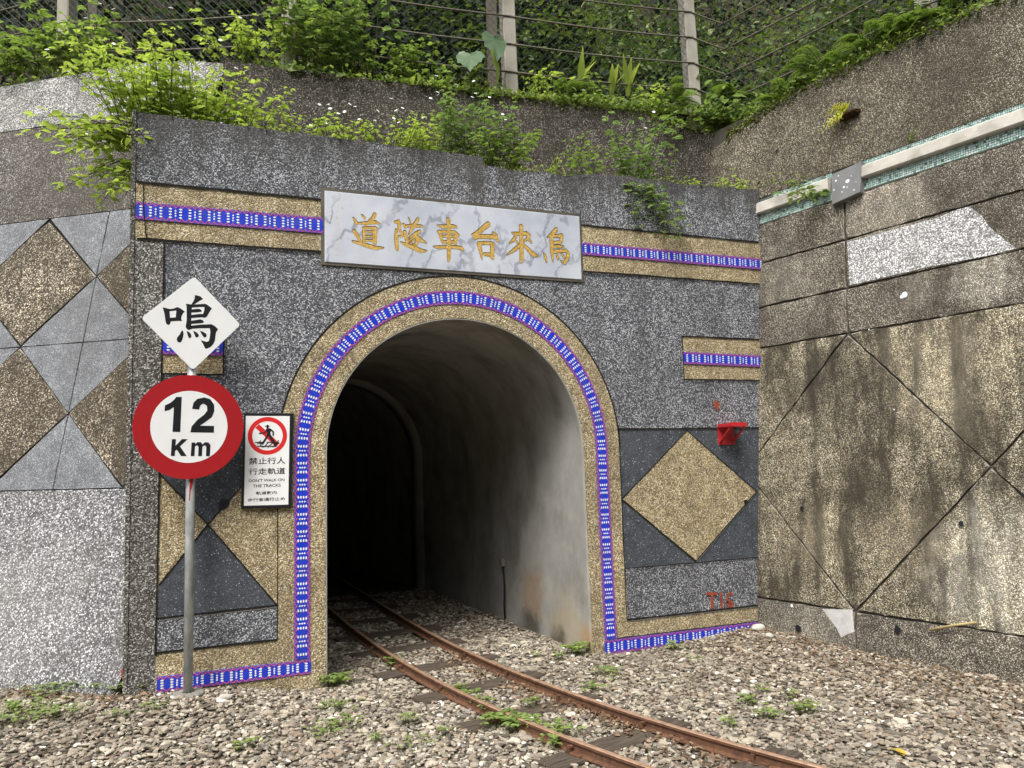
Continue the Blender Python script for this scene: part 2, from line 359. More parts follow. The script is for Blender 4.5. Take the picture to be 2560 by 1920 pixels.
def mk_stones():
    s = N('gravel_stones'); gi = s.n('NewGeometry').outputs['Random Per Island']
    c = s.ramp(gi, [(0, (.10, .085, .066)), (.16, (.22, .19, .145)), (.32, (.31, .268, .21)), (.5, (.235, .215, .182)), (.62, (.39, .345, .27)), (.76, (.26, .20, .148)), (.84, (.48, .435, .35)), (.94, (.15, .13, .11)), (.98, (.74, .71, .64))], const=True)
    c = s.mix(1.0, c, s.ramp(s.noise(60, 5, .65), [(.25, .70), (.75, 1.2)]), 'MULTIPLY')
    c = s.mix(s.math('MULTIPLY', s.ramp(s.noise(1.1, 4, .6), [(.45, 0), (.70, 1)]), .45), c, (.13, .105, .075))
    s.bump(s.noise(150, 3), .25, .003); return s.done(c, .85, .2)
STONE = mk_stones()
def mk_soil(name, a, b):
    s = N(name); c = s.mix(s.ramp(s.noise(30, 8, .7), [(.35, 0), (.65, 1)]), a, b); s.bump(s.noise(45, 6, .65), .7, .02); return s.done(c, .95, .1)
GRIT = mk_soil('gravel_bed', (.085, .072, .055), (.19, .165, .125))
EARTH = mk_soil('dark_earth', (.022, .020, .012), (.06, .052, .03))
def mk_leaf(name, a, b, trans=.35, rough=.5, extra=None):
    s = N(name); gi = s.n('NewGeometry').outputs['Random Per Island']
    st = [(0, a), (.85, b)] + ([(1.0, extra)] if extra else [])
    c = s.ramp(gi, st); s.done(c, rough, .35)
    tr = s.n('BsdfTranslucent'); x = s.mix(.5, c, (c if False else b)); s.set(tr.inputs[0], s.mix(1.0, x, (1.5, 1.6, .9), 'MULTIPLY'))
    ms = s.n('MixShader'); ms.inputs[0].default_value = trans
    s.t.links.new(s.b.outputs[0], ms.inputs[1]); s.t.links.new(tr.outputs[0], ms.inputs[2]); s.t.links.new(ms.outputs[0], s.out.inputs[0])
    return s.m
LF_LIME = mk_leaf('leaf_lime', (.17, .235, .045), (.34, .42, .11), .48, extra=(.50, .50, .16))
LF_MID = mk_leaf('leaf_mid_green', (.075, .125, .032), (.22, .30, .085), .42)
LF_BLUE = mk_leaf('leaf_cool_green', (.085, .14, .055), (.21, .29, .12), .40)
LF_SHADE = mk_leaf('leaf_shade_dark', (.004, .008, .004), (.015, .026, .011), .10, .8)  # near-black green puts the deep shade under trees into the leaf colour
LF_SHR1 = mk_leaf('leaf_shrub_green', (.020, .040, .012), (.075, .12, .032), .28, .6)
LF_SHR2 = mk_leaf('leaf_shrub_light', (.05, .085, .018), (.15, .20, .05), .32, .6)
LF_UND = mk_leaf('leaf_undergrowth', (.022, .042, .012), (.14, .20, .055), .32, .6, extra=(.30, .36, .12))
LF_FERN = mk_leaf('leaf_fern', (.06, .11, .02), (.16, .23, .055), .35)
LF_YEL = mk_leaf('leaf_yellow_fern', (.30, .32, .025), (.50, .48, .06), .4)
LF_PALE = mk_leaf('leaf_pale_taro', (.09, .145, .075), (.12, .19, .10), .3, .35)
LF_MOSS = mk_leaf('moss', (.06, .085, .012), (.17, .20, .03), .2)
LF_DRY = mk_leaf('leaf_dry', (.085, .052, .03), (.25, .165, .10), .15, .8, extra=(.38, .29, .19))
LF_WEED = mk_leaf('leaf_clover', (.13, .19, .05), (.27, .35, .11), .38)
STEM = plain('plant_stem', (.09, .11, .03), .7, .2)
STEMB = plain('woody_stem', (.07, .05, .03), .8, .2)
PETAL = plain('petal_white', (.80, .80, .76), .6, .2, var=.03)
ROOT = plain('root_brown', (.055, .03, .014), .9, .1, var=.3, scale=40)
MESHM = plain('chain_link_wire', (.22, .25, .23), .5, .4, .4)
MESHG = plain('chain_link_green', (.055, .09, .065), .6, .3, .1)
CABLE = mk_rust('cable_rust', (.10, .085, .065), (.17, .15, .12), .75, .2)
MOSAIC = None
def mk_mosaic():
    s = N('mosaic_tiles_green'); gi = s.n('NewGeometry').outputs['Random Per Island']
    c = s.ramp(gi, [(0, (.27, .42, .37)), (.25, (.38, .53, .48)), (.45, (.48, .61, .56)), (.62, (.33, .46, .42)), (.78, (.58, .67, .63)), (.90, (.12, .19, .19)), (.965, (.60, .66, .64))], const=True)
    c = s.mix(s.math('MULTIPLY', s.ramp(s.noise(7, 5, .65), [(.5, 0), (.72, 1)]), .5), c, (.20, .21, .17))
    return s.done(c, .35, .5)
MOSAIC = mk_mosaic()

# ---------------------------------------------------------------- ground
def gh(x, y):
    """height of the gravel surface"""
    x = np.asarray(x, float); y = np.asarray(y, float)
    sm = lambda t: np.clip(t, 0, 1) ** 2 * (3 - 2 * np.clip(t, 0, 1))
    h = -0.002 + .09 * sm((-.95 - x) / .8) * sm((y + 1.3) / 1.0)
    h = h + .05 * sm((x - 1.7) / .8) * sm((y + 1.2) / .9) - .02 * sm((x - 1.0) / .3) * (1 - sm((x - 1.5) / .5)) * sm((y + .8) / .6)
    return h + .010 * np.sin(3.1 * x + 1.3 * y) * np.cos(2.3 * y - .8 * x)
def build_ground():
    xs = np.concatenate([[-60, -25, -10], np.arange(-5, 5.01, .1), [10, 25, 60]]); ys = np.concatenate([[-60, -25, -12], np.arange(-8, 1.01, .1), [3, 8, 14.5]])
    X, Y = np.meshgrid(xs, ys, indexing='ij'); Zz = gh(X, Y) - .012
    vs = np.stack([X, Y, Zz], -1).reshape(-1, 3); n = len(ys); f = []
    for i in range(len(xs) - 1):
        for j in range(n - 1):
            a, b, c, d = i * n + j, (i + 1) * n + j, (i + 1) * n + j + 1, i * n + j + 1; f += [(a, b, c), (a, c, d)]
    tag(tri_obj('ground', vs, f, GRIT), kind='structure')
build_ground()
def in_site(x, y):
    """gravel lies in front of the walls and inside the tunnel"""
    rwx = 2.515 - (y / -.97309) * -.2304
    front = (y < -.03) & (x < 2.515 - y * .2368 - .04)
    left_line = .03 + (-2.075 - x) * .694
    leftside = (x < -2.07) & (y < left_line - .06)
    mid = (x >= -2.09) & front
    tunnel = (y >= -.03) & (x > -.86 - .06 * y) & (x < .97 - .06 * y)
    return leftside & (x < 2) | mid | tunnel
def build_stones():
    bm = bmesh.new(); bmesh.ops.create_icosphere(bm, subdivisions=2, radius=1); bm.verts.index_update()
    bv = np.array([v.co[:] for v in bm.verts]); bf = np.array([[v.index for v in f.verts] for f in bm.faces]); bm.free()
    protos = []
    for k in range(14):
        v = bv.copy(); r = np.ones(len(v))
        for _ in range(7):
            d = RNG.normal(size=3); d /= np.linalg.norm(d); c = RNG.uniform(.45, .85)
            s = v @ d; v = v - np.outer(np.maximum(s - c, 0), d)
        protos.append(v)
    protos = np.array(protos)
    pts = []
    for (x0, x1, y0, y1, dens) in ((-3.4, 3.4, -3.3, .9, 3300), (-1.1, 1.1, .0, 3.6, 1500), (-4, 4.2, -5.0, -3.3, 500)):
        m = int((x1 - x0) * (y1 - y0) * dens); p = np.stack([RNG.uniform(x0, x1, m), RNG.uniform(y0, y1, m)], 1)
        if dens == 1500: p = p[p[:, 1] > .9]
        q = CAM_R @ (np.c_[p, np.zeros(len(p))] - CAM_C).T
        u = q[0] / q[2] * FPX; w = q[1] / q[2] * FPX
        keep = in_site(p[:, 0], p[:, 1]) & (np.abs(u) < 1850) & (w < 1500) & (q[2] > .5)
        pts.append(p[keep])
    P = np.concatenate(pts); n = len(P)
    # keep clear of the sleepers' tops and the rails
    s = np.exp(RNG.normal(math.log(.0122), .36, n)).clip(.006, .03)
    S = np.stack([s * RNG.uniform(.95, 1.6, n), s * RNG.uniform(.7, 1.0, n), s * RNG.uniform(.34, .66, n)], 1)
    a = RNG.uniform(0, 2 * math.pi, n); tx = RNG.normal(0, .35, n)
    V = protos[RNG.integers(0, 14, n)] * S[:, None, :]
    ct, st = np.cos(tx)[:, None], np.sin(tx)[:, None]
    y2 = V[:, :, 1] * ct - V[:, :, 2] * st; z2 = V[:, :, 1] * st + V[:, :, 2] * ct
    ca, sa = np.cos(a)[:, None], np.sin(a)[:, None]
    X = V[:, :, 0] * ca - y2 * sa + P[:, :1]; Y = V[:, :, 0] * sa + y2 * ca + P[:, 1:]
    dip = sleeper_mask(P[:, 0], P[:, 1])
    zc = gh(P[:, 0], P[:, 1]) + RNG.uniform(-.012, .006, n) - .03 * dip
    Zz = z2 + zc[:, None]
    vs = np.stack([X, Y, Zz], -1).reshape(-1, 3); fs = (bf[None] + (np.arange(n) * len(bv))[:, None, None]).reshape(-1, 3)
    tag(tri_obj('gravel', vs, fs, STONE, smooth=False), 'loose grey and tan gravel stones covering the ground', kind='stuff')
# ---------------------------------------------------------------- track
CC = [-0.004656589465437736, 0.03782844976907532, -0.13450583255472565, -0.08786962580756158]
def track(y, h=0.0):
    yy = np.clip(y, -4.2, 3.0); x = np.polyval(CC, yy); dx = np.polyval(np.polyder(CC), yy)
    x = x + dx * (y - yy); n = np.hypot(1, dx)
    return np.array([x + h / n, y - h * dx / n]), math.atan2(dx, 1)
SLEEPERS = [-3.55, -2.94, -2.33, -1.72, -1.09, -.48, .14, .76, 1.38, 2.0, 2.62, 3.24, 3.9]
def sleeper_mask(x, y):
    m = np.zeros(len(x))
    for ys in SLEEPERS:
        c, a = track(ys); ux, uy = math.cos(a), -math.sin(a)
        du = (x - c[0]) * ux + (y - c[1]) * uy; dv = -(x - c[0]) * uy + (y - c[1]) * ux
        m = np.maximum(m, ((np.abs(du) < .46) & (np.abs(dv) < .078)).astype(float))
    for h in (-.2465, .2465):
        for yy in np.arange(-4, 4, .04):
            c, a = track(yy, h); m = np.maximum(m, (np.hypot(x - c[0], y - c[1]) < .03).astype(float))
    return m
def build_track():
    prof = [(-.028, .004), (.028, .004), (.028, .009), (.006, .016), (.005, .042), (.0135, .049), (.0135, .061), (.010, .065), (-.010, .065), (-.0135, .061), (-.0135, .049), (-.005, .042), (-.006, .016), (-.028, .009)]
    ys = np.arange(-4.6, 9.0, .12)
    for h, lab in ((-.2465, 'rusty steel rail on the left of the track, worn shiny along its top'), (.2465, 'rusty steel rail on the right of the track, nearer the patterned side wall')):
        bm = bmesh.new(); rings = []
        for y in ys:
            c, a = track(y, h); ux, uy = math.cos(a), -math.sin(a)
            rings.append([bm.verts.new((c[0] + ux * px, c[1] + uy * px, pz)) for px, pz in prof])
        for r0, r1 in zip(rings, rings[1:]):
            for k in range(len(prof)):
                f = bm.faces.new((r0[k], r0[(k + 1) % len(prof)], r1[(k + 1) % len(prof)], r1[k])); f.material_index = 1 if k in (6, 7, 8) else 0
        bm.faces.new(rings[0]); bm.faces.new(rings[-1])
        o = obj('rail', bm, [RUST, RTOP]); tag(o, lab, 'rail', 'rails of the narrow track')
    # one sleeper with its rail plates and spikes
    root = None
    labs = ['weathered timber sleeper nearest the camera, at the bottom edge of the photo', 'weathered timber sleeper second from the bottom edge, beside the long clover patch',
            'weathered timber sleeper third up from the bottom edge', 'weathered timber sleeper fourth up, just before the arch', 'weathered timber sleeper lying right at the tunnel mouth',
            'timber sleeper just inside the tunnel mouth', 'timber sleeper in shade, second inside the tunnel', 'dark timber sleeper, third inside the tunnel']
    k = 0
    for i, ys_ in enumerate(SLEEPERS):
        c, a = track(ys_)
        rz = -a + random.uniform(-.03, .03) + (.05 if ys_ > -1 else 0)
        lab = {-2.33: labs[0], -1.72: labs[1], -1.09: labs[2], -.48: labs[3], .14: labs[4], .76: labs[5], 1.38: labs[6], 2.0: labs[7]}.get(ys_)
        if ys_ < -2.5: lab = 'timber sleeper under the rails in the foreground, at the lower right corner' if ys_ > -3 else 'timber sleeper of the track, nearest to the viewer and out of the photo'
        if lab is None: lab = 'dark timber sleeper deep in the tunnel, hardly seen'
        if root is None:
            root = thing('sleeper', lab, 'railway sleeper', (c[0], c[1], 0), 'timber sleepers of the track'); r = root
            bm = bmesh.new(); box(bm, (0, 0, -.055), .92, .165, .12)
            bmesh.ops.bevel(bm, geom=list(bm.edges), offset=.006, segments=1, affect='EDGES')
            bmesh.ops.subdivide_edges(bm, edges=[e for e in bm.edges if e.calc_length() > .5], cuts=6)
            for v in bm.verts: v.co += Vector((random.uniform(-.004, .004), random.uniform(-.004, .004), random.uniform(-.003, .003)))
            o = obj('timber', bm, WOOD); o.parent = root
            for h in (-.2465, .2465):
                bm = bmesh.new(); box(bm, (h, 0, .009), .10, .10, .010); o = obj('rail_plate', bm, RUST); o.parent = root
                for sx, sy in ((-.042, .03), (.042, -.03)):
                    bm = bmesh.new(); box(bm, (h + sx, sy, .022), .016, .016, .034); box(bm, (h + sx * .86, sy, .036), .026, .02, .010)
                    q = obj('spike', bm, RUST); q.parent = o
        else:
            r = root.copy(); COL.objects.link(r); r['label'] = lab
            for ch in list(root.children):
                cc = ch.copy(); COL.objects.link(cc); cc.parent = r
                for g in ch.children: gg = g.copy(); COL.objects.link(gg); gg.parent = cc
        r.location = (c[0] + random.uniform(-.04, .04), c[1], 0.004); r.rotation_euler = (0, random.uniform(-.01, .01), rz)
build_track()
build_stones()

# ---------------------------------------------------------------- tunnel portal
ACX, ASZ = .065, 1.49
def arch(r, n=48, zb=-.25, flare=.012):
    """open arch outline from bottom right, over the top, to bottom left"""
    pts = [(ACX + r + flare, zb)]
    pts += [(ACX + r * math.cos(a), ASZ + r * math.sin(a)) for a in np.linspace(0, math.pi, n)]
    return pts + [(ACX - r, zb)]
def ring_band(bm, r0, r1, d0, d1, mi=0, zb0=-.25):
    A = arch(r0, zb=zb0); B = arch(r1, zb=zb0)
    for i in range(len(A) - 1):
        prism(bm, FAC, [A[i], A[i + 1], B[i + 1], B[i]], d0, d1, mi)
portal = thing('tunnel_portal', 'washed pebble tunnel portal with an arched opening, tan bands and blue patterned tiles', 'tunnel portal', (0, 0, 0))
def build_portal():
    A = arch(.955)
    top = [(-2.085, 3.694), (-1.45, 3.690), (-.64, 3.690), (.18, 3.686), (.265, 3.682), (.29, 3.625), (.5, 3.612), (.80, 3.628), (.95, 3.618), (1.2, 3.66), (1.48, 3.678), (2.02, 3.672), (2.4, 3.69), (2.80, 3.70)]
    topj = []
    for (a, b) in zip(top, top[1:]):
        n = max(1, int((b[0] - a[0]) / .06))
        for k in range(n): topj.append((a[0] + (b[0] - a[0]) * k / n, a[1] + (b[1] - a[1]) * k / n + random.uniform(-.006, .004)))
    outline = A[::-1] + [(2.50, -.25), (2.82, 3.70)] + topj[::-1] + [(-2.085, 3.694), (-2.055, -.25)]
    bm = bmesh.new(); prism(bm, FAC, outline, -.62, 0.0)
    obj('wall_face', bm, GREY, portal)
    bm = bmesh.new()
    prism(bm, FAC, [(-2.052, -.2), (-1.893, -.2), (-1.893, 2.858), (-2.082, 2.866)], -.01, .004); obj('pilaster', bm, PIL, portal)
    bm = bmesh.new()
    prism(bm, FAC, [(-2.096, 3.70), (-2.072, 3.698), (-2.042, -.2), (-2.066, -.2)], -.05, .012); obj('corner_edge', bm, PIL, portal)
    # arch surround
    bm = bmesh.new(); ring_band(bm, .956, 1.26, -.01, .008); obj('arch_surround', bm, TAN, portal)
    # tan bands
    for (u0, u1) in ((-2.064, -.905), (1.068, 2.86)):
        bm = bmesh.new(); prism(bm, FAC, rect(u0, 2.862, u1, 3.226), -.01, .004); obj('tan_band', bm, TAN, portal)
    bm = bmesh.new(); prism(bm, FAC, rect(1.942, 2.032, 2.8, 2.378), -.01, .004); obj('tan_band', bm, TAN, portal)
    bm = bmesh.new(); prism(bm, FAC, rect(-1.893, 2.008, -1.532, 2.35), -.01, .004); obj('tan_band', bm, TAN, portal)
    # right lower panels
    bm = bmesh.new(); prism(bm, FAC, rect(1.325, .58, 2.8, 1.633), -.01, .003); obj('slate_panel', bm, DARK, portal)
    bm = bmesh.new(); prism(bm, FAC, [(1.945, 1.617), (2.585, 1.11), (1.963, .592), (1.328, 1.10)], -.01, .007, bevel=.003); obj('diamond_panel', bm, TAN, portal)
    bm = bmesh.new(); prism(bm, FAC, rect(1.325, -.2, 2.8, .20), -.01, .004); obj('tan_base', bm, TAN, portal)
    # left lower panels
    bm = bmesh.new(); prism(bm, FAC, rect(-1.892, -.2, -1.185, 1.633), -.01, .003); obj('tan_base', bm, TAN, portal)
    X = (-1.611, 1.063)
    bm = bmesh.new(); prism(bm, FAC, [X, (-1.885, .713), (-1.887, .522), (-1.194, .535)], -.01, .006); obj('slate_panel', bm, DARK, portal)
    bm = bmesh.new(); prism(bm, FAC, [X, (-1.193, 1.55), (-1.193, 1.633), (-1.892, 1.633), (-1.892, 1.386)], -.01, .006); obj('slate_panel', bm, DARK, portal)
    bm = bmesh.new(); prism(bm, FAC, [(-1.888, .316), (-1.190, .322), (-1.192, .53), (-1.888, .515)], -.01, .0065); obj('grey_panel', bm, GREY, portal)
    # joints
    bm = bmesh.new(); d = .0095
    def J(a, b, w=.011):
        a, b = np.array(a, float), np.array(b, float); n = int(np.linalg.norm(b - a) / .08) + 2
        stroke(bm, FAC, [tuple(a + (b - a) * t + RNG.normal(0, .0008, 2)) + (w * RNG.uniform(.75, 1.2),) for t in np.linspace(0, 1, n)], d, cap=False)
    for a, b, w in [((-2.06, 3.228), (-.905, 3.228), .017), ((-2.05, 2.860), (-.905, 2.860), .017), ((1.07, 3.228), (2.77, 3.228), .015), ((1.07, 2.860), (2.75, 2.860), .015),
                    ((1.942, 2.03), (1.942, 2.38), .010), ((1.942, 2.38), (2.71, 2.38), .014), ((1.942, 2.03), (2.69, 2.03), .013),
                    ((-1.532, 2.01), (-1.532, 2.35), .008), ((-1.893, 2.007), (-1.532, 2.007), .012), ((-1.893, 2.35), (-1.532, 2.35), .010),
                    ((-1.893, .30), (-1.893, 2.855), .010), ((1.325, 1.634), (2.65, 1.634), .012), ((1.325, .205), (1.325, 1.634), .008),
                    ((1.945, 1.617), (2.585, 1.11), .009), ((2.585, 1.11), (1.963, .592), .007), ((1.963, .592), (1.328, 1.10), .009), ((1.328, 1.10), (1.945, 1.617), .008),
                    ((1.325, .58), (2.57, .58), .007), ((1.325, .202), (2.54, .202), .012), ((1.235, .078), (2.53, .078), .007),
                    ((-1.893, .518), (-1.19, .534), .012), ((-1.893, .315), (-1.19, .321), .013), ((-1.193, .32), (-1.193, 1.5), .006),
                    (X, (-1.885, .713), .009), (X, (-1.194, .535), .009), (X, (-1.892, 1.386), .008), (X, (-1.193, 1.55), .008)]: J(a, b, w)
    B = arch(1.263, zb=1.0)
    for a, b in zip(B[1:], B[2:-1]): stroke(bm, FAC, [a, b], d, .012, cap=False)
    for a, b in zip([(-2.02, 3.226), (-2.015, 3.05), (-2.008, 2.97), (-1.995, 2.86)], [(-2.015, 3.05), (-2.008, 2.97), (-1.995, 2.86), (-2.0, 2.86)]): stroke(bm, FAC, [a, b], .014, .007, cap=False)
    obj('mortar_joint', bm, JOINT, portal)
    # pale strips paint in the light caught by lower edges of some joints
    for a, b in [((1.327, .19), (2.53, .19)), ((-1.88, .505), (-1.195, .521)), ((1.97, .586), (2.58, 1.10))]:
        bm = bmesh.new(); stroke(bm, FAC, [a, b], .0085, .006, cap=False); obj('lit_joint_lip', bm, JOINTG, portal)
build_portal()
PERIOD = .111
def tile_strip(path, w, parent=portal, d=.012):
    """patterned tiles laid along path(s) -> (point, tangent), s in metres; w = width"""
    f, L = path; bm = bmesh.new()
    def P(s, t):
        (px, pz), (tx, tz) = f(min(max(s, 0), L)); return (px - tz * t, pz + tx * t)
    def poly(pts, dd, mi): flat(bm, FAC, [P(*q) for q in pts], dd, mi)
    h = w / 2; n = max(1, int(L / .0278))
    for k in range(n):
        s0, s1 = L * k / n, L * (k + 1) / n
        prism(bm, FAC, [P(s0, -h), P(s1, -h), P(s1, h), P(s0, h)], -.004, d, 0)
        for sg in (-1, 1): poly([(s0, sg * h * .99), (s1, sg * h * .99), (s1, sg * h * .86), (s0, sg * h * .86)][::sg], d + .0007, 3)
    nt = max(1, round(L / PERIOD)); p = L / nt
    for k in range(nt + 1):
        c = k * p
        if 0 < k < nt: poly([(c - .0012, -h * .9), (c + .0012, -h * .9), (c + .0012, h * .9), (c - .0012, h * .9)], d + .001, 4)
        for col, ws, hs_, ts in ((-.26, .0098, .0056, (-.5, -.17, .17, .5)), (.26, .0098, .0056, (-.5, -.17, .17, .5)), (0, .0058, .0058, (-.30, 0, .30))):
            s = c + col * p
            if s - ws < 0 or s + ws > L: continue
            for t in ts: poly([(s + ws * math.cos(a), t * h + hs_ * math.sin(a)) for a in np.arange(0, 6.28, .7854)], d + .0016, 1)
        for sg in (-1, 1):
            for z in range(3):
                for (a0, a1, b0, b1) in ((0, .5, .64, .97), (.5, 1, .97, .64)):
                    sa, sb = c + p * (z + a0) / 3, c + p * (z + a1) / 3
                    if sb > L: continue
                    ta, tb = sg * h * b0, sg * h * b1; e = .0030
                    poly([(sa, ta - e), (sb, tb - e), (sb, tb + e), (sa, ta + e)], d + .0013 + .0001 * (a0 > 0), 2)
    return obj('tile_strip', bm, [TILE_B, TILE_W, TILE_R, TILE_P, TILE_L], parent, recalc=False)
def straight(a, b):
    a, b = np.array(a, float), np.array(b, float); L = np.linalg.norm(b - a); t = (b - a) / L
    return (lambda s: (a + t * s, t)), L
def arch_path(r, zl, zr):
    ll, lr = ASZ - zl, ASZ - zr; la = math.pi * r; L = ll + la + lr
    def f(s):
        if s < ll: return (ACX - r, zl + s), (0, 1)
        if s < ll + la:
            a = math.pi - (s - ll) / r; return (ACX + r * math.cos(a), ASZ + r * math.sin(a)), (math.sin(a), -math.cos(a))
        t = (s - ll - la) / max(lr, 1e-6); return (ACX + r + .012 * t, ASZ - (s - ll - la)), (0, -1)
    return f, L
tile_strip(straight((-2.062, 3.041), (-.905, 3.046)), .112)
tile_strip(straight((1.070, 3.040), (2.80, 3.036)), .096)
tile_strip(straight((1.948, 2.204), (2.76, 2.193)), .098)
tile_strip(straight((-1.888, 2.185), (-1.536, 2.185)), .112)
tile_strip(arch_path(1.105, .185, .078), .100)
tile_strip(straight((-1.884, .130), (-.985, .133)), .088)
tile_strip(straight((1.128, .022), (2.62, .024)), .098)
def drain(fr, uv, r, parent, name='drain_hole'):
    bm = bmesh.new(); flat(bm, fr, [(uv[0] + r * math.cos(a) * RNG.uniform(.85, 1.15), uv[1] + r * math.sin(a) * RNG.uniform(.85, 1.15)) for a in np.linspace(0, 6.0, 14)], .0125); return obj(name, bm, S_BLACK, parent)
drain(FAC, FAC.uv(559, 1260), .033, portal); drain(FAC, FAC.uv(1862, 1255), .018, portal)
def portal_paint():
    bm = bmesh.new(); z = Zm(1750, 1470, .04973); d = .0075
    for pts, w in [([(330, 280), (560, 285), (770, 265)], 120), ([(570, 280), (570, 560), (575, 990)], 130), ([(1010, 230), (1040, 600), (1060, 980)], 110),
                   ([(1560, 270), (1420, 300), (1330, 520), (1350, 800), (1460, 920), (1600, 880), (1610, 740), (1480, 680), (1380, 700)], 120)]:
        P = [FAC.uv(*z(*q)) for q in pts]; d += .0003
        stroke(bm, FAC, [(*q, w * 1.35 * .04973 / 372) for q in P], d)
    obj('painted_marking', bm, SPRAY, portal)
    bm = bmesh.new(); c = FAC.uv(1791, 1013)
    flat(bm, FAC, [(c[0] + r * math.cos(a), c[1] + r * math.sin(a)) for a in np.linspace(0, 6.1, 20) for r in [RNG.uniform(.018, .036)]], .003)
    for _ in range(26):
        a, r = RNG.uniform(0, 6.28), RNG.uniform(.02, .05); q = (c[0] + r * math.cos(a), c[1] + r * math.sin(a))
        flat(bm, FAC, ellipse(q, .004, .004, 6), .0035)
    obj('paint_splash', bm, SPRAY, portal)
portal_paint()

# tunnel lining: smooth concrete tube running back and bending left
def build_tunnel():
    t = thing('tunnel_lining', 'smooth concrete tunnel lining inside the arch, pale at the mouth and dark within', 'tunnel', (0, 0, 0))
    def cx(y): return -.065 * y - .004 * y * y - (.035 * max(0, y - 3) ** 2)
    def tubem(ys, rad, d0=None):
        bm = bmesh.new(); rings = []
        for y in ys:
            A = arch(rad if not callable(rad) else rad(y), n=40, zb=-.3); rings.append([bm.verts.new((u + cx(y), y, v)) for u, v in A])
        for r0, r1 in zip(rings, rings[1:]):
            for k in range(len(r0) - 1):
                f = bm.faces.new((r0[k], r0[k + 1], r1[k + 1], r1[k])); f.smooth = True
        return bm, rings
    ys = [-.006, .02] + list(np.arange(.25, 14.1, .25))
    bm, rings = tubem(ys, lambda y: .947 + RNG.normal(0, .0))
    R2 = [bm.verts.new((u, -.006, v)) for u, v in arch(.958, n=40, zb=-.3)]
    for k in range(len(R2) - 1): bm.faces.new((rings[0][k + 1], rings[0][k], R2[k], R2[k + 1]))
    bm.faces.new(rings[-1])
    obj('lining_wall', bm, TUN, t)
    for y0 in (3.6, 6.4):
        bm, _ = tubem([y0, y0 + .001, y0 + .25, y0 + .251], lambda y: .947 if y in (y0, y0 + .251) else .90); obj('lining_rib', bm, TUN, t)
    # small junction box with its conduit on the right hand side
    s = thing('junction_box', 'small grey junction box with a black conduit running down to the gravel', 'junction box', (.90, 1.48, .5))
    bm = bmesh.new(); x = ACX + .947 + cx(1.48); box(bm, (x - .015, 1.48, .505), .04, .065, .07); bmesh.ops.bevel(bm, geom=list(bm.edges), offset=.006, affect='EDGES'); obj('box', bm, MORTAR, s)
    bm = bmesh.new(); tube(bm, [(x - .012, 1.475, .47), (x - .015, 1.44, .3), (x - .02, 1.445, .12), (x - .02, 1.43, -.05)], .008, 6); obj('conduit', bm, S_BLACK, s)
    s = thing('equipment_cabinet', 'dim square cabinet on the curved tunnel wall deep inside', 'cabinet', (.3, 7.0, 1.3))
    xx = ACX + .9 + cx(7.2); bm = bmesh.new(); box(bm, (xx - .1, 7.2, 1.35), .2, .35, .45); bmesh.ops.bevel(bm, geom=list(bm.edges), offset=.01, affect='EDGES'); obj('case', bm, LEDGE, s)
    bm = bmesh.new(); tube(bm, [(xx - .08, 7.2, 1.12), (xx - .06, 7.2, .0)], .02, 6); obj('cable', bm, S_BLACK, s)
build_tunnel()

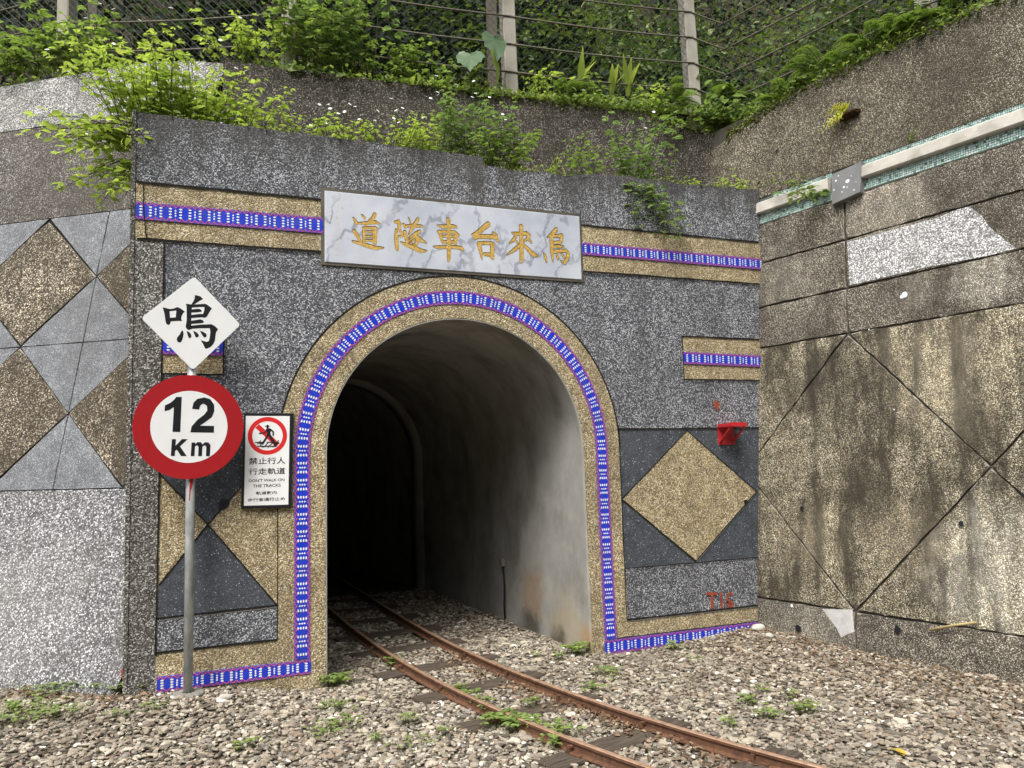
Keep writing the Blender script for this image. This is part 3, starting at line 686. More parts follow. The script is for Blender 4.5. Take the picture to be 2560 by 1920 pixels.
# ---------------------------------------------------------------- marble plaque with carved gold characters
def build_plaque():
    t = thing('marble_plaque', 'long white veined marble plaque above the arch carved with six gold characters', 'plaque', (.08, 0, 2.79))
    bm = bmesh.new(); prism(bm, FAC, rect(-.893, 2.790, 1.056, 3.294), -.02, .016, bevel=.004); obj('slab', bm, MARBLE, t)
    bm = bmesh.new()
    for q in (rect(-.918, 3.2945, 1.072, 3.318), rect(-.918, 2.772, 1.072, 2.7895), rect(-.918, 2.7895, -.8935, 3.2945), rect(1.0565, 2.7895, 1.072, 3.2945)): prism(bm, FAC, q, -.01, .0105)
    obj('mortar_border', bm, mk_concrete('plaque_mortar', (.06, .055, .045), (.14, .125, .10), (.02, .02, .016)), t)
    z1 = Zm(870, 520, 260 / 2212); z2 = Zm(1070, 540, 200 / 2212); z3 = Zm(1250, 550, 200 / 2212)
    CH = [(z1, 260 / 2212, [  # dao
        [(120, 225, 40), (180, 330, 75)], [(300, 160, 35), (350, 225, 55)], [(570, 150, 80), (535, 225, 80), (440, 310, 50), (380, 380, 45)],
        [(220, 335, 35), (440, 325, 62), (600, 310, 70), (680, 350, 20)], [(335, 425, 45), (335, 560, 55), (335, 740, 50)], [(320, 440, 40), (470, 425, 45), (600, 445, 60)],
        [(572, 445, 95), (572, 600, 90), (572, 745, 85)], [(350, 512, 38), (520, 512, 38)], [(350, 612, 40), (520, 612, 40)], [(340, 692, 40), (540, 700, 40)],
        [(130, 490, 60), (180, 570, 88), (235, 670, 62), (275, 740, 40)], [(100, 720, 35), (230, 750, 62), (400, 805, 80), (590, 860, 82), (765, 852, 14)]]),
        (z1, 260 / 2212, [  # sui
        [(1000, 310, 50), (1075, 295, 95), (1100, 350, 85), (1085, 440, 60), (1125, 520, 55), (1165, 600, 50), (1100, 612, 45)], [(1030, 480, 60), (1030, 700, 88), (1045, 880, 75)],
        [(1180, 350, 40), (1215, 405, 70)], [(1210, 515, 70), (1230, 620, 78), (1260, 740, 60)], [(1130, 738, 25), (1240, 790, 68), (1400, 850, 92), (1550, 920, 85), (1680, 915, 12)],
        [(1290, 220, 18), (1328, 320, 35)], [(1490, 240, 60), (1440, 320, 62), (1375, 420, 72), (1290, 575, 16)], [(1235, 390, 45), (1400, 382, 62), (1570, 392, 45)],
        [(1525, 505, 66), (1440, 550, 62), (1290, 645, 16)], [(1440, 600, 60), (1290, 705, 16)], [(1440, 545, 55), (1478, 680, 84), (1440, 800, 72), (1370, 765, 16)],
        [(1490, 620, 40), (1560, 700, 84), (1670, 752, 14)], [(1400, 680, 34), (1300, 762, 14)]]),
        (z2, 200 / 2212, [  # che
        [(555, 110, 115), (572, 200, 110), (578, 400, 110), (580, 700, 105), (580, 950, 112), (578, 1170, 98), (562, 1275, 30)], [(260, 270, 25), (380, 300, 92), (560, 295, 82), (700, 292, 92), (790, 312, 50)],
        [(285, 445, 80), (420, 440, 80), (560, 440, 70), (740, 455, 85), (850, 545, 60)], [(315, 440, 85), (360, 600, 85), (405, 745, 60)], [(775, 500, 100), (765, 640, 115), (750, 765, 85)],
        [(370, 570, 55), (560, 555, 55), (730, 575, 55)], [(395, 725, 62), (560, 715, 62), (750, 730, 62)], [(150, 858, 25), (300, 875, 82), (560, 862, 82), (800, 872, 86), (930, 905, 100), (985, 965, 50)]]),
        (z2, 200 / 2212, [  # tai
        [(1660, 235, 140), (1540, 335, 130), (1400, 455, 122), (1250, 555, 125), (1310, 620, 100)], [(1300, 585, 110), (1500, 575, 112), (1750, 580, 112), (1870, 580, 140), (1920, 690, 80)], [(1800, 470, 45), (1880, 560, 125)],
        [(1400, 770, 115), (1450, 950, 112), (1490, 1180, 50)], [(1430, 765, 92), (1620, 750, 90), (1780, 775, 92)], [(1790, 785, 112), (1775, 950, 130), (1775, 1150, 125)], [(1560, 1065, 82), (1780, 1085, 105)]]),
        (z3, 200 / 2212, [  # lai
        [(580, 190, 130), (587, 330, 112), (595, 700, 122), (598, 1000, 122), (588, 1145, 100)], [(330, 365, 35), (430, 392, 98), (590, 382, 82), (740, 382, 108), (825, 430, 60)],
        [(435, 460, 70), (365, 560, 84), (258, 662, 16)], [(430, 590, 60), (500, 645, 40)], [(795, 450, 92), (740, 540, 62), (650, 600, 28)], [(775, 530, 62), (860, 620, 58)],
        [(570, 680, 82), (430, 805, 92), (180, 978, 14)], [(655, 690, 55), (800, 850, 122), (940, 980, 128), (1050, 1005, 18)]]),
        (z3, 200 / 2212, [  # wu
        [(1550, 270, 112), (1480, 355, 112), (1295, 490, 14)], [(1420, 425, 100), (1425, 650, 112), (1432, 900, 112), (1462, 1140, 40)], [(1430, 445, 82), (1580, 452, 82), (1710, 430, 90)], [(1695, 450, 112), (1690, 560, 92), (1640, 640, 80)],
        [(1450, 635, 72), (1680, 622, 72)], [(1440, 755, 62), (1620, 735, 90), (1765, 738, 25)], [(1430, 895, 82), (1650, 862, 92), (1830, 855, 100), (1890, 930, 105), (1855, 1070, 112), (1780, 1205, 100), (1670, 1130, 14)],
        [(1212, 935, 40), (1255, 1050, 95), (1282, 1155, 55)], [(1568, 950, 50), (1600, 1060, 92)], [(1695, 955, 40), (1765, 1025, 62)]])]
    dd = .0168
    for z, k, strokes in CH:
        bm = bmesh.new()
        for s in strokes:
            P = [FAC.uv(*z(q[0], q[1]), .016) for q in s]; dd += .00004
            W = [q[2] * k / 365 for q in s]
            # thin umber rim for the cut edge, gold fill on top
            stroke(bm, FAC, [(p[0] - .001, p[1] + .0045, w + .004) for p, w in zip(P, W)], dd - .0006, mi=1)
            stroke(bm, FAC, [(*p, w) for p, w in zip(P, W)], dd, mi=0)
        obj('carved_character', bm, [GOLD, plain('carved_edge', (.10, .065, .03), .8, .1)], t)
    bm = bmesh.new()
    for yy in np.arange(500, 660, 15):
        for _ in range(5):
            q = FAC.uv(844 + RNG.uniform(-5, 5), yy + RNG.uniform(-5, 5), .016); a = RNG.choice([0, 1.57, .8])
            stroke(bm, FAC, [(q[0] - .008 * math.cos(a), q[1] - .008 * math.sin(a)), (q[0] + .008 * math.cos(a), q[1] + .008 * math.sin(a))], .0164 + RNG.uniform(0, .0002), .0022, cap=False)
    obj('small_carving', bm, GOLDP, t)
build_plaque()

# ---------------------------------------------------------------- signs
def text_mesh(name, body, fr, u0, v0, u1, v1, d, mat, parent, bold=0.0):
    c = bpy.data.curves.new(name, 'FONT'); c.body = body; c.resolution_u = 3; c.offset = bold
    o = bpy.data.objects.new(name, c); COL.objects.link(o); bpy.context.view_layer.update()
    dg = bpy.context.evaluated_depsgraph_get(); me = bpy.data.meshes.new_from_object(o.evaluated_get(dg))
    bpy.data.objects.remove(o); bpy.data.curves.remove(c)
    n = len(me.vertices); co = np.zeros(n * 3); me.vertices.foreach_get('co', co); co = co.reshape(-1, 3)
    lo, hi = co.min(0), co.max(0); s = (co - lo) / np.maximum(hi - lo, 1e-6)
    W = np.array([fr.p(u0 + (u1 - u0) * a, v0 + (v1 - v0) * b, d) for a, b in s[:, :2]]); me.vertices.foreach_set('co', W.ravel()); me.update()
    return link(name, me, mat, parent)
def build_track_sign():
    d0 = .035; t = thing('warning_sign', 'upright white sign in a black frame forbidding walking on the tracks', 'sign', (-1.25, -.03, 1.15))
    cs = [FAC.uv(*Zm(0, 640)(*q), d0) for q in ((1447, 930), (1740, 932), (1727, 1492), (1428, 1497))]
    bm = bmesh.new(); prism(bm, FAC, cs, .004, d0, bevel=.003); obj('frame', bm, S_BLACK, t)
    z = Zm(600, 1030, 140 / 929); U = lambda x, y: FAC.uv(*z(x, y), d0)
    bm = bmesh.new(); prism(bm, FAC, [U(97, 66), U(826, 68), U(800, 1535), (U(66, 1555))], d0 - .002, d0 + .001); obj('panel', bm, S_WHITE, t)
    c = U(457, 395); k = 140 / 929 / 372; R1, R0 = 300 * k, 232 * k; d = d0 + .0016
    bm = bmesh.new(); ring_flat(bm, FAC, c, R0, R1, d)
    stroke(bm, FAC, [(*U(285, 232),), (*U(625, 550),)], d + .0003, 78 * k, cap=False); obj('prohibition_ring', bm, S_RED2, t)
    bm = bmesh.new(); e = d + .0007
    flat(bm, FAC, ellipse(U(456, 240), 21 * k, 28 * k), e); stroke(bm, FAC, [U(412, 238), U(496, 238)], e + .0001, 8 * k, cap=False)
    flat(bm, FAC, [U(*q) for q in ((428, 285), (455, 268), (495, 270), (522, 300), (502, 340), (512, 395), (470, 405), (440, 395), (450, 335))], e + .0002)
    for i, (pts, w) in enumerate([([(440, 300), (408, 348), (325, 354)], 22), ([(505, 288), (552, 330), (550, 385)], 24), ([(462, 390), (415, 460), (372, 530), (335, 516)], 30),
                                  ([(490, 385), (530, 455), (588, 535)], 42), ([(588, 535), (652, 508)], 16), ([(248, 503), (400, 503)], 13), ([(285, 568), (610, 568)], 14),
                                  ([(345, 473), (285, 533)], 13), ([(470, 500), (405, 580)], 13), ([(545, 505), (460, 588)], 13), ([(640, 470), (540, 585)], 13), ([(330, 545), (390, 588)], 13), ([(440, 503), (540, 500)], 12)]):
        stroke(bm, FAC, [U(*q) for q in pts], e + .0003 + .00005 * i, w * k, cap=i < 4)
    obj('pictogram', bm, S_BLACK, t)
    for body, x0, x1, yb, yt, bold in (('禁止行人', 146, 752, 872, 748, .010), ('行走軌道', 146, 750, 1045, 920, .010), ("DON'T WALK ON", 146, 738, 1164, 1098, .012), ('THE TRACKS', 212, 674, 1254, 1188, .012),
                                       ('軌道敷内', 264, 610, 1374, 1308, .010), ('歩行者通行止め', 126, 744, 1490, 1408, .010)):
        a, b = U(x0, yb), U(x1, yt); text_mesh('lettering', body, FAC, a[0], a[1], b[0], b[1], d + .0002, S_BLACK, t, bold)
build_track_sign()
def build_pole_sign():
    yaw = math.radians(9); S = Frame((-1.716, -.20, 0), (math.cos(yaw), math.sin(yaw), 0), (0, 0, 1), (math.sin(yaw), -math.cos(yaw), 0))
    gz = float(gh(-1.716, -.17))
    t = thing('signpost', 'galvanised pipe post standing in the gravel left of the arch', 'signpost', (-1.716, -.165, gz))
    bm = bmesh.new(); a = S.at(466, 1738); top = S.at(466, 790)
    tube(bm, [(-1.706, -.165, gz - .15), (-1.712, -.165, 1.2), (-1.716, -.165, 2.32)], .0265, 16); obj('pole', bm, GALV, t)
    bm = bmesh.new()
    for k in range(9):
        ang = k / 9 * 6.28; box(bm, (-1.706 + .05 * math.cos(ang), -.165 + .05 * math.sin(ang), gz - .01), .08, .05, .05, rot=Matrix.Rotation(ang, 4, 'Z'))
    bmesh.ops.bevel(bm, geom=list(bm.edges), offset=.01, affect='EDGES'); obj('concrete_footing', bm, MORTAR, t)
    bm = bmesh.new(); stroke(bm, Frame((-1.712, -.1925, 0), (1, 0, 0), (0, 0, 1), (0, -1, 0)), [(.008, 1.37, .028), (.006, 1.33, .018), (-.002, 1.28, .007), (-.004, 1.22, .005)], .0); obj('paint_drip', bm, S_RED, t)
    for vz in (2.18, 1.68):
        bm = bmesh.new(); tube(bm, [(-1.715, -.165, vz - .015), (-1.715, -.165, vz + .015)], .032, 14); box(bm, (-1.715, -.183, vz), .05, .022, .03); obj('clamp', bm, S_GREY, t)
    # diamond plate
    g = thing('diamond_sign', 'white diamond shaped sign plate with one bold black character at the top of the post', 'sign', (-1.716, -.2, 2.0))
    zz = Zm(0, 640)
    q = [S.uv(*zz(*p)) for p in ((836, 368), (1150, 122), (1424, 408), (1142, 677))]
    C0 = np.mean(q, 0); rp = []
    for i in range(4):
        p, a, b = np.array(q[i]), np.array(q[i - 1]), np.array(q[(i + 1) % 4]); e1 = (a - p) / np.linalg.norm(a - p); e2 = (b - p) / np.linalg.norm(b - p)
        for s in np.linspace(0, 1, 5): rp.append(tuple((p + e1 * .022) * (1 - s) ** 2 + 2 * s * (1 - s) * p + (p + e2 * .022) * s * s))
    bm = bmesh.new(); prism(bm, S, rp, .0, .004); obj('plate', bm, S_WHITE, g)
    z4 = Zm(390, 720, 170 / 1659); U = lambda p: S.uv(*z4(*p), .004)
    bm = bmesh.new()
    outer = [(158, 472), (240, 490), (330, 515), (430, 505), (510, 468), (570, 485), (640, 530), (705, 578), (660, 620), (622, 690), (612, 755), (640, 803), (480, 805), (360, 815), (352, 840), (345, 880), (310, 903), (260, 885), (235, 830), (220, 730), (205, 620), (180, 530)]
    hole = [(332, 572), (495, 555), (488, 640), (482, 718), (346, 730), (338, 660)]
    body = [(725, 385), (850, 400), (900, 408), (1190, 385), (1250, 410), (1365, 500), (1315, 570), (1240, 700), (1195, 730), (1130, 715), (860, 735), (860, 800), (960, 785), (1080, 765), (1140, 785), (1172, 830), (1150, 855), (860, 880), (860, 918), (1100, 895), (1350, 885), (1430, 925), (1515, 1010), (1465, 1080), (1450, 1170), (1440, 1280), (1400, 1370), (1330, 1440), (1230, 1485), (1195, 1470), (1150, 1370), (1090, 1275), (1240, 1318), (1290, 1290), (1310, 1220), (1325, 1090), (1320, 1000), (1290, 980), (1050, 985), (900, 995), (850, 1010), (800, 1030), (760, 1010), (720, 950), (735, 870), (750, 780), (748, 560), (745, 450)]
    eye = [(875, 482), (1180, 465), (1178, 540), (1145, 640), (1100, 632), (1000, 640), (865, 660), (865, 605), (990, 600), (1112, 585), (1108, 545), (1060, 510), (1000, 510), (875, 525)]
    drops = [[(635, 1030), (665, 1065), (672, 1130), (655, 1230), (620, 1310), (580, 1335), (530, 1315), (505, 1270), (515, 1210), (580, 1130)], [(745, 1050), (800, 1070), (850, 1120), (868, 1180), (850, 1215), (805, 1228), (775, 1160)],
             [(905, 1048), (970, 1070), (1030, 1120), (1048, 1170), (1020, 1205), (970, 1210), (940, 1140)], [(1070, 1042), (1150, 1070), (1220, 1115), (1240, 1165), (1215, 1205), (1170, 1208), (1120, 1140)],
             [(950, 172), (1010, 185), (1080, 205), (1148, 268), (1080, 305), (1000, 355), (935, 405), (862, 405), (910, 330), (940, 260)]]
    for p in [outer, body] + drops: flat(bm, S, [U(x) for x in p], .0046, 0)
    for p in (hole, eye): flat(bm, S, [U(x) for x in p], .0052, 1)
    obj('character', bm, [S_BLACK, S_WHITE], g)
    # round speed limit plate
    g = thing('speed_limit_sign', 'round red rimmed sign reading 12 Km on the post below the white diamond', 'sign', (-1.716, -.2, 1.4))
    c = S.uv(*zz(1123, 1012)); R = .5 * (S.uv(*zz(1452, 1010))[0] - S.uv(*zz(795, 1010))[0])
    bm = bmesh.new(); prism(bm, S, ellipse(c, R, R * 1.005, 72), .002, .008, bevel=.002); obj('red_plate', bm, S_RED, g)
    bm = bmesh.new(); flat(bm, S, ellipse(c, R * .695, R * .695, 64), .0086); obj('white_face', bm, S_WHITE, g)
    glyphs = [[(1045, 835), (1077, 835), (1068, 1043), (1022, 1042), (1030, 895), (1005, 912), (975, 920), (977, 885), (1010, 870), (1033, 850)],
              [(1138, 906), (1146, 870), (1168, 847), (1210, 838), (1245, 848), (1268, 880), (1270, 920), (1255, 955), (1215, 985), (1185, 1005), (1268, 1007), (1267, 1047), (1128, 1045), (1135, 1010), (1170, 970), (1210, 940), (1228, 915), (1226, 888), (1205, 874), (1187, 885), (1179, 910)],
              [(1018, 1085), (1042, 1085), (1040, 1124), (1078, 1085), (1112, 1085), (1066, 1128), (1106, 1185), (1072, 1185), (1047, 1147), (1037, 1157), (1035, 1185), (1012, 1184)],
              [(1135, 1105), (1157, 1105), (1156, 1116), (1170, 1103), (1190, 1103), (1200, 1116), (1215, 1103), (1235, 1105), (1247, 1120), (1243, 1186), (1220, 1186), (1222, 1130), (1213, 1121), (1199, 1130), (1196, 1186), (1174, 1186), (1176, 1130), (1167, 1121), (1155, 1129), (1152, 1186), (1130, 1185)]]
    bm = bmesh.new()
    for p in glyphs: flat(bm, S, [S.uv(*zz(*q), .0086) for q in p], .0094)
    obj('numerals', bm, S_BLACK, g)
build_pole_sign()
def build_bracket():
    z = Zm(1760, 1030, 130 / 2157)
    t = thing('wall_bracket', 'small red steel bracket with a shelf and diagonal struts bolted to the portal', 'bracket', tuple(FAC.at(*z(800, 1000))))
    a = FAC.uv(*z(545, 720)); b = FAC.uv(*z(1250, 1350)); u0, u1, v1, v0 = a[0], b[0], a[1] + .02, b[1]
    P = .17
    bm = bmesh.new(); prism(bm, FAC, rect(u0, v0, u1, v1), .0005, .010); obj('back_plate', bm, B_RED, t)
    bm = bmesh.new(); box(bm, ((u0 + u1) / 2 , -P / 2 - .006, v1 - .002), (u1 - u0) + .0, P, .008); box(bm, ((u0 + u1) / 2, -P - .003, v1 + .010), (u1 - u0), .008, .034)
    for u in (u0 + .004, u1 - .004): box(bm, (u, -P / 2 - .006, v1 + .008), .008, P - .012, .028)
    obj('shelf', bm, B_RED, t)
    for u in (u0 + .016, u1 - .016):
        bm = bmesh.new(); A = Vector((u, -.012, v0 + .02)); B = Vector((u, -P + .005, v1 - .008)); m = (A + B) / 2; L = (B - A).length; ang = math.atan2(B.z - A.z, -(B.y - A.y))
        box(bm, m, .024, L, .010, rot=Matrix.Rotation(-ang, 4, 'X')); obj('strut', bm, B_RED, t)
build_bracket()

# ---------------------------------------------------------------- left retaining wall
def build_left_wall():
    t = thing('retaining_wall', 'leaning left retaining wall with brown diamond panels between smooth grey triangles', 'retaining wall', tuple(LW.p(1.5, 0)))
    def um(v):
        a = (.05 - .1708 * v) / .5704
        q0, q1 = np.dot(LW.p(-2, v) - UC, UW.n), np.dot(LW.p(2, v) - UC, UW.n); b = -2 + 4 * q0 / (q0 - q1)
        return max(a, b) if v > 3 else a
    R_ = lambda v0, v1: [(um(v), v) for v in (v1, (v0 + v1) / 2, v0)]
    bm = bmesh.new(); prism(bm, LW, [(7, -.3), (7, 4.80), (.7, 4.77), (.3, 4.71)] + [(um(v) + .01, v) for v in (4.62, 4.2, 3.6, 3.0, 2.0, 1.0, -.3)], -.10, -.012); obj('backing', bm, JOINT, t)
    g = .0035
    def pan(name, polys, m, d=.0, bev=.004):
        bm = bmesh.new()
        for q in polys: prism(bm, LW, rough_edge(inset(q, g), .08, .0012), -.02, d, bevel=bev, bmi=1 if name == 'diamond_panel' else None)
        return obj(name, bm, [m, EDGE], t)
    pan('pale_top_course', [R_(4.30, 4.64) + [(7, 4.36), (7, 4.815), (.7, 4.785), (.3, 4.72)]], LTOP, .004)
    pan('mossy_course', [R_(3.44, 4.30) + [(7, 3.44), (7, 4.36)]], LWT)
    hw, hv = .541, .512
    dia, tri = [], []
    for k in range(-1, 5):
        c = 1.351 + k * 1.082
        for row, vc in ((0, 2.90), (1, 1.86)):
            lo, hi = (2.385, 3.44) if row == 0 else (1.33, 2.385)
            dia.append([(c - hw, vc), (c, lo + .012), (c + hw, vc), (c, hi - .025 if row == 0 else hi - .004)])
            for sgn in (-1, 1):
                x = c + sgn * hw
                tri.append([(c, hi), (x, hi), (x, vc)] if sgn > 0 else [(x, hi), (c, hi), (x, vc)])
                tri.append([(c, lo), (x, vc), (x, lo)] if sgn > 0 else [(x, lo), (x, vc), (c, lo)])
    pan('smooth_triangles', tri, LGREY, .0, .0025)
    for q in dia: pan('diamond_panel', [q], LBROWN, .006, .011)
    pan('pale_base_course', [[(um(1.33), 1.33), (um(-.3), -.3), (7, -.3), (7, 1.33)]], LBASE)
    bm = bmesh.new(); stroke(bm, LW, [(*LW.uv(306, 1676), .02), (*LW.uv(310, 1690), .03)], .003); obj('red_mark', bm, SPRAY, t)
build_left_wall()

# ---------------------------------------------------------------- right retaining wall
def build_right_wall():
    t = thing('retaining_wall', 'tall weathered right retaining wall with a big diamond panel and stained pebble courses', 'retaining wall', tuple(RW.p(1, 0)))
    bm = bmesh.new(); prism(bm, RW, [(-.8, -.3), (4.6, -.3), (4.6, 4.47), (-.8, 4.47)], -.35, -.018); obj('backing', bm, mk_concrete('backing_dark', (.05, .045, .036), (.09, .08, .066), (.02, .018, .014)), t)
    def pan(name, polys, m, g=.0085, d=.0, bev=.010):
        bm = bmesh.new()
        for q in polys: prism(bm, RW, rough_edge(inset(q, g), .05, .0028), -.025, d, bevel=bev, bmi=1)
        return obj(name, bm, [m, EDGE], t)
    J = [-.8, .857, 2.78, 4.6]
    for a, b in zip(J, J[1:]):
        pan('pebble_course', [rect(a, 2.315, b, 2.668)], RWM); pan('pebble_course', [rect(a, 2.668, b, 3.056)], RWM); pan('pebble_course', [rect(a, 3.056, b, 3.402)], RWM)
        pan('base_course', [rect(a, -.3, b, .266)], RWM)
    for c in (.857, 2.78):
        pan('diamond_panel', [[(c - .9615, 1.29), (c, .27), (c + .9615, 1.29), (c, 2.31)]], RWS, .0065)
    for c in (-.1045, 1.8185, 3.7415):
        pan('triangle_panel', [[(c - .9615, 2.315), (c, 1.29), (c + .9615, 2.315)]], RWS); pan('triangle_panel', [[(c - .9615, .266), (c + .9615, .266), (c, 1.29)]], RWS)
    n = 40; us = np.linspace(-.8, 4.6, n); top = [(u, 4.47 + .025 * math.sin(3 * u) + RNG.uniform(-.012, .012) - (.13 * max(0, 1 - (u + .35) / .9) if u < .55 else 0)) for u in us]
    bm = bmesh.new(); prism(bm, RW, [(-.8, 3.645), (4.6, 3.645)] + top[::-1], -.3, .002); obj('upper_field', bm, RWT, t)
    # mosaic strips: each tile a little slab
    for v0, rows, u0, u1 in ((3.592, 4, .2, 4.6), (3.410, 5, -.05, 4.6)):
        bm = bmesh.new(); s = .0165 if rows == 5 else .0135
        for r in range(rows):
            for k in range(int((u1 - u0) / s)):
                u = u0 + k * s
                if RNG.random() < .02 or (.745 < u < 1.0): continue
                prism(bm, RW, rect(u + .0018, v0 + r * s + .0018, u + s - .0018, v0 + (r + 1) * s - .0018), -.02, -.003 + RNG.uniform(-.001, .001))
        obj('mosaic_strip', bm, MOSAIC, t)
    bm = bmesh.new(); prism(bm, RW, rect(-.05, 3.402, 4.6, 3.646), -.03, -.0065); obj('mosaic_bed', bm, plain('grout_dark', (.12, .13, .115), .9, .1), t)
    bm = bmesh.new(); us = np.linspace(1.012, 4.6, 60)
    for a, b in [(-.06, .742)]: prism(bm, RW, rect(a, 3.492, b, 3.590), -.02, .042, bevel=.008)
    prism(bm, RW, rect(1.012, 3.494, 4.6, 3.590), -.02, .042, bevel=.008); obj('ledge_moulding', bm, LEDGE, t)
    # metal plate over the joint
    q = [RW.uv(*p, .05) for p in ((2078, 438), (2153, 403), (2150, 480), (2080, 512))]
    bm = bmesh.new(); prism(bm, RW, q, -.01, .05, bevel=.002); pl = obj('cover_plate', bm, PLATE, t)
    bm = bmesh.new()
    for px, py, r in ((2119, 453, .018), (2090, 452, .009), (2110, 468, .010), (2096, 440, .006), (2085, 475, .007), (2135, 475, .007), (2128, 440, .005), (2105, 480, .006), (2118, 468, .006), (2140, 455, .004)):
        flat(bm, RW, ellipse(RW.uv(px, py, .05), r, r * .8, 10), .0508)
    o = obj('paint_spots', bm, S_WHITE); o.parent = pl
    # repaired pale patch
    bm = bmesh.new(); P = [RW.uv(*p) for p in ((2118, 606), (2340, 546), (2390, 525), (2425, 517), (2455, 540), (2475, 570), (2510, 598), (2540, 622), (2470, 640), (2330, 666), (2124, 714))]
    prism(bm, RW, P, -.01, .003, bevel=.002); obj('repair_patch', bm, PATCH, t)
    bm = bmesh.new(); P = [RW.uv(*p) for p in ((2056, 1523), (2130, 1524), (2136, 1580), (2118, 1586), (2104, 1594), (2092, 1570))]
    prism(bm, RW, P, -.01, .003, bevel=.001); obj('cement_smear', bm, mk_concrete('cement_pale', (.42, .42, .41), (.62, .62, .61), (.25, .24, .22), .6, 14), t)
    bm = bmesh.new()
    for p, r in (((2262, 737), .022), ((2255, 742), .014), ((1980, 1514), .012), ((2236, 1024), .006), ((2173, 824), .006), ((2246, 1031), .004)):
        flat(bm, RW, ellipse(RW.uv(*p), r, r, 12), .0035 + r * .01)
    obj('paint_spots', bm, S_WHITE, t)
    for p, r in (((2007, 1271), .017), ((2405, 1309), .017), ((1998, 1570), .026), ((2246, 1574), .024), ((1944, 378), .014)): drain(RW, RW.uv(*p), r, t)
build_right_wall()

# ---------------------------------------------------------------- upper wall behind the ledge
def build_upper_wall():
    t = thing('retaining_wall', 'dark mossy upper retaining wall set back behind the planted ledge', 'retaining wall', tuple(UW.p(2, 4)))
    bm = bmesh.new(); us = np.linspace(-.05, 4.5, 60); top = [(u, 4.56 + RNG.uniform(-.01, .01) - .14 * max(0, (u - 3.5)) ) for u in us]
    prism(bm, UW, [(-.05, 3.2), (4.5, 3.2)] + top[::-1], -.3, 0.0); obj('wall_face', bm, UPP, t)
    # soil on the ledge
    X, Y = np.meshgrid(np.linspace(-2.09, 2.85, 100), np.linspace(.03, 1.15, 16), indexing='ij')
    Zz = 3.60 + .10 * np.clip(Y / .3, 0, 1) + .025 * np.sin(9 * X) * np.cos(7 * Y) + RNG.normal(0, .008, X.shape); Zz[(X > .25) & (X < 1.1)] -= .045
    Zz[Y < .05] -= .03
    vs = np.stack([X, Y, Zz], -1).reshape(-1, 3); f = []
    for i in range(99):
        for j in range(15): a = i * 16 + j; f += [(a, a + 16, a + 17), (a, a + 17, a + 1)]
    tag(tri_obj('soil', vs, f, EARTH), kind='structure')
build_upper_wall()

# ---------------------------------------------------------------- fence on top of the walls
BK = .14
def gp(fr, px, py, back=BK): return fr.at(px, py, -back)
P1 = gp(LW, 165, 186); P2 = gp(UW, 724, 168); P3 = gp(UW, 1276, 234); P4 = gp(UW, 1734, 272); P5 = gp(RW, 2320, 78)
A0 = LW.p(6.9, 4.82, -BK); A6 = RW.p(3.6, 4.45, -BK)
PC = np.array([3.02, .62, (P4[2] + P5[2]) / 2])   # bend of the fence line behind the wall corner
NODES = [A0, P1, P2, P3, P4, PC, P5, A6]
def build_fence():
    t = thing('wire_fence', 'chain link fence with square concrete posts and cables along the tops of the walls', 'fence', tuple(P3))
    for i, (p, lean) in enumerate(zip(NODES, (0, -.01, .01, -.012, -.02, 9, .0, 0))):
        if lean == 9: continue
        bm = bmesh.new(); a = math.atan2(*(NODES[min(i + 1, 7)] - NODES[max(i - 1, 0)])[[1, 0]])
        w = .118
        box(bm, (0, 0, .7), w, w, 1.9); bmesh.ops.bevel(bm, geom=list(bm.edges), offset=.008, affect='EDGES')
        bmesh.ops.transform(bm, matrix=Matrix.Translation(Vector(p)) @ Matrix.Rotation(lean, 4, 'Y') @ Matrix.Rotation(a, 4, 'Z'), verts=bm.verts)
        obj('post', bm, POSTM, t)
    for q, off in ((P1, (.13, .40)), (P3, (-.115, .12))):
        bm = bmesh.new(); b = np.array(q) + np.array([off[0], off[1], -.2]); box(bm, tuple(b + V3(0, 0, .9)), .075, .075, 2.0); obj('brace_post', bm, mk_concrete('brace_post_brown', (.15, .13, .105), (.22, .195, .16), (.07, .06, .05)), t)
    hs_ = (.17, .43, .69, .95, 1.3)
    for a, b in zip(NODES, NODES[1:]):
        for h in hs_:
            bm = bmesh.new(); L = np.linalg.norm(b - a); n = 8; sag = .012 * L
            nrm = np.cross(b - a, (0, 0, 1)); nrm /= np.linalg.norm(nrm)
            pts = [a + (b - a) * s + V3(0, 0, h - sag * math.sin(math.pi * s)) + nrm * .062 for s in np.linspace(0, 1, n)]
            tube(bm, pts, .0078, 6); obj('cable', bm, CABLE, t)
    # woven wire: zigzag strands
    for si, (a, b) in enumerate(zip(NODES, NODES[1:])):
        L = np.linalg.norm((b - a)[:2]); d = (b - a) / L; nrm = np.cross(d, (0, 0, 1)); nrm /= np.linalg.norm(nrm)
        c = .034; nk = int(L / c); nz = int(1.5 / c); V, F = [], []
        for k in range(nk):
            base = len(V)
            for j in range(nz + 1):
                s = k * c + (c if j % 2 == (k % 2) else 0) ; wob = .006 * math.sin(k * .7 + j * .5)
                p = a + d * s + V3(0, 0, .04 + j * c * .95) + nrm * (.045 + (.004 if j % 2 else -.004) + wob + .015 * math.sin(s * 2.1) * math.sin(j * .12))
                for o2 in (d * .0023, -d * .0023, nrm * .0026): V.append(p + o2)
            for j in range(nz):
                x, y = base + j * 3, base + j * 3 + 3
                for e in range(3):
                    e2 = (e + 1) % 3; F += [(x + e, x + e2, y + e2), (x + e, y + e2, y + e)]
        tri_obj('chain_link', V, F, MESHM if si < 2 else MESHG, t, smooth=False)
build_fence()

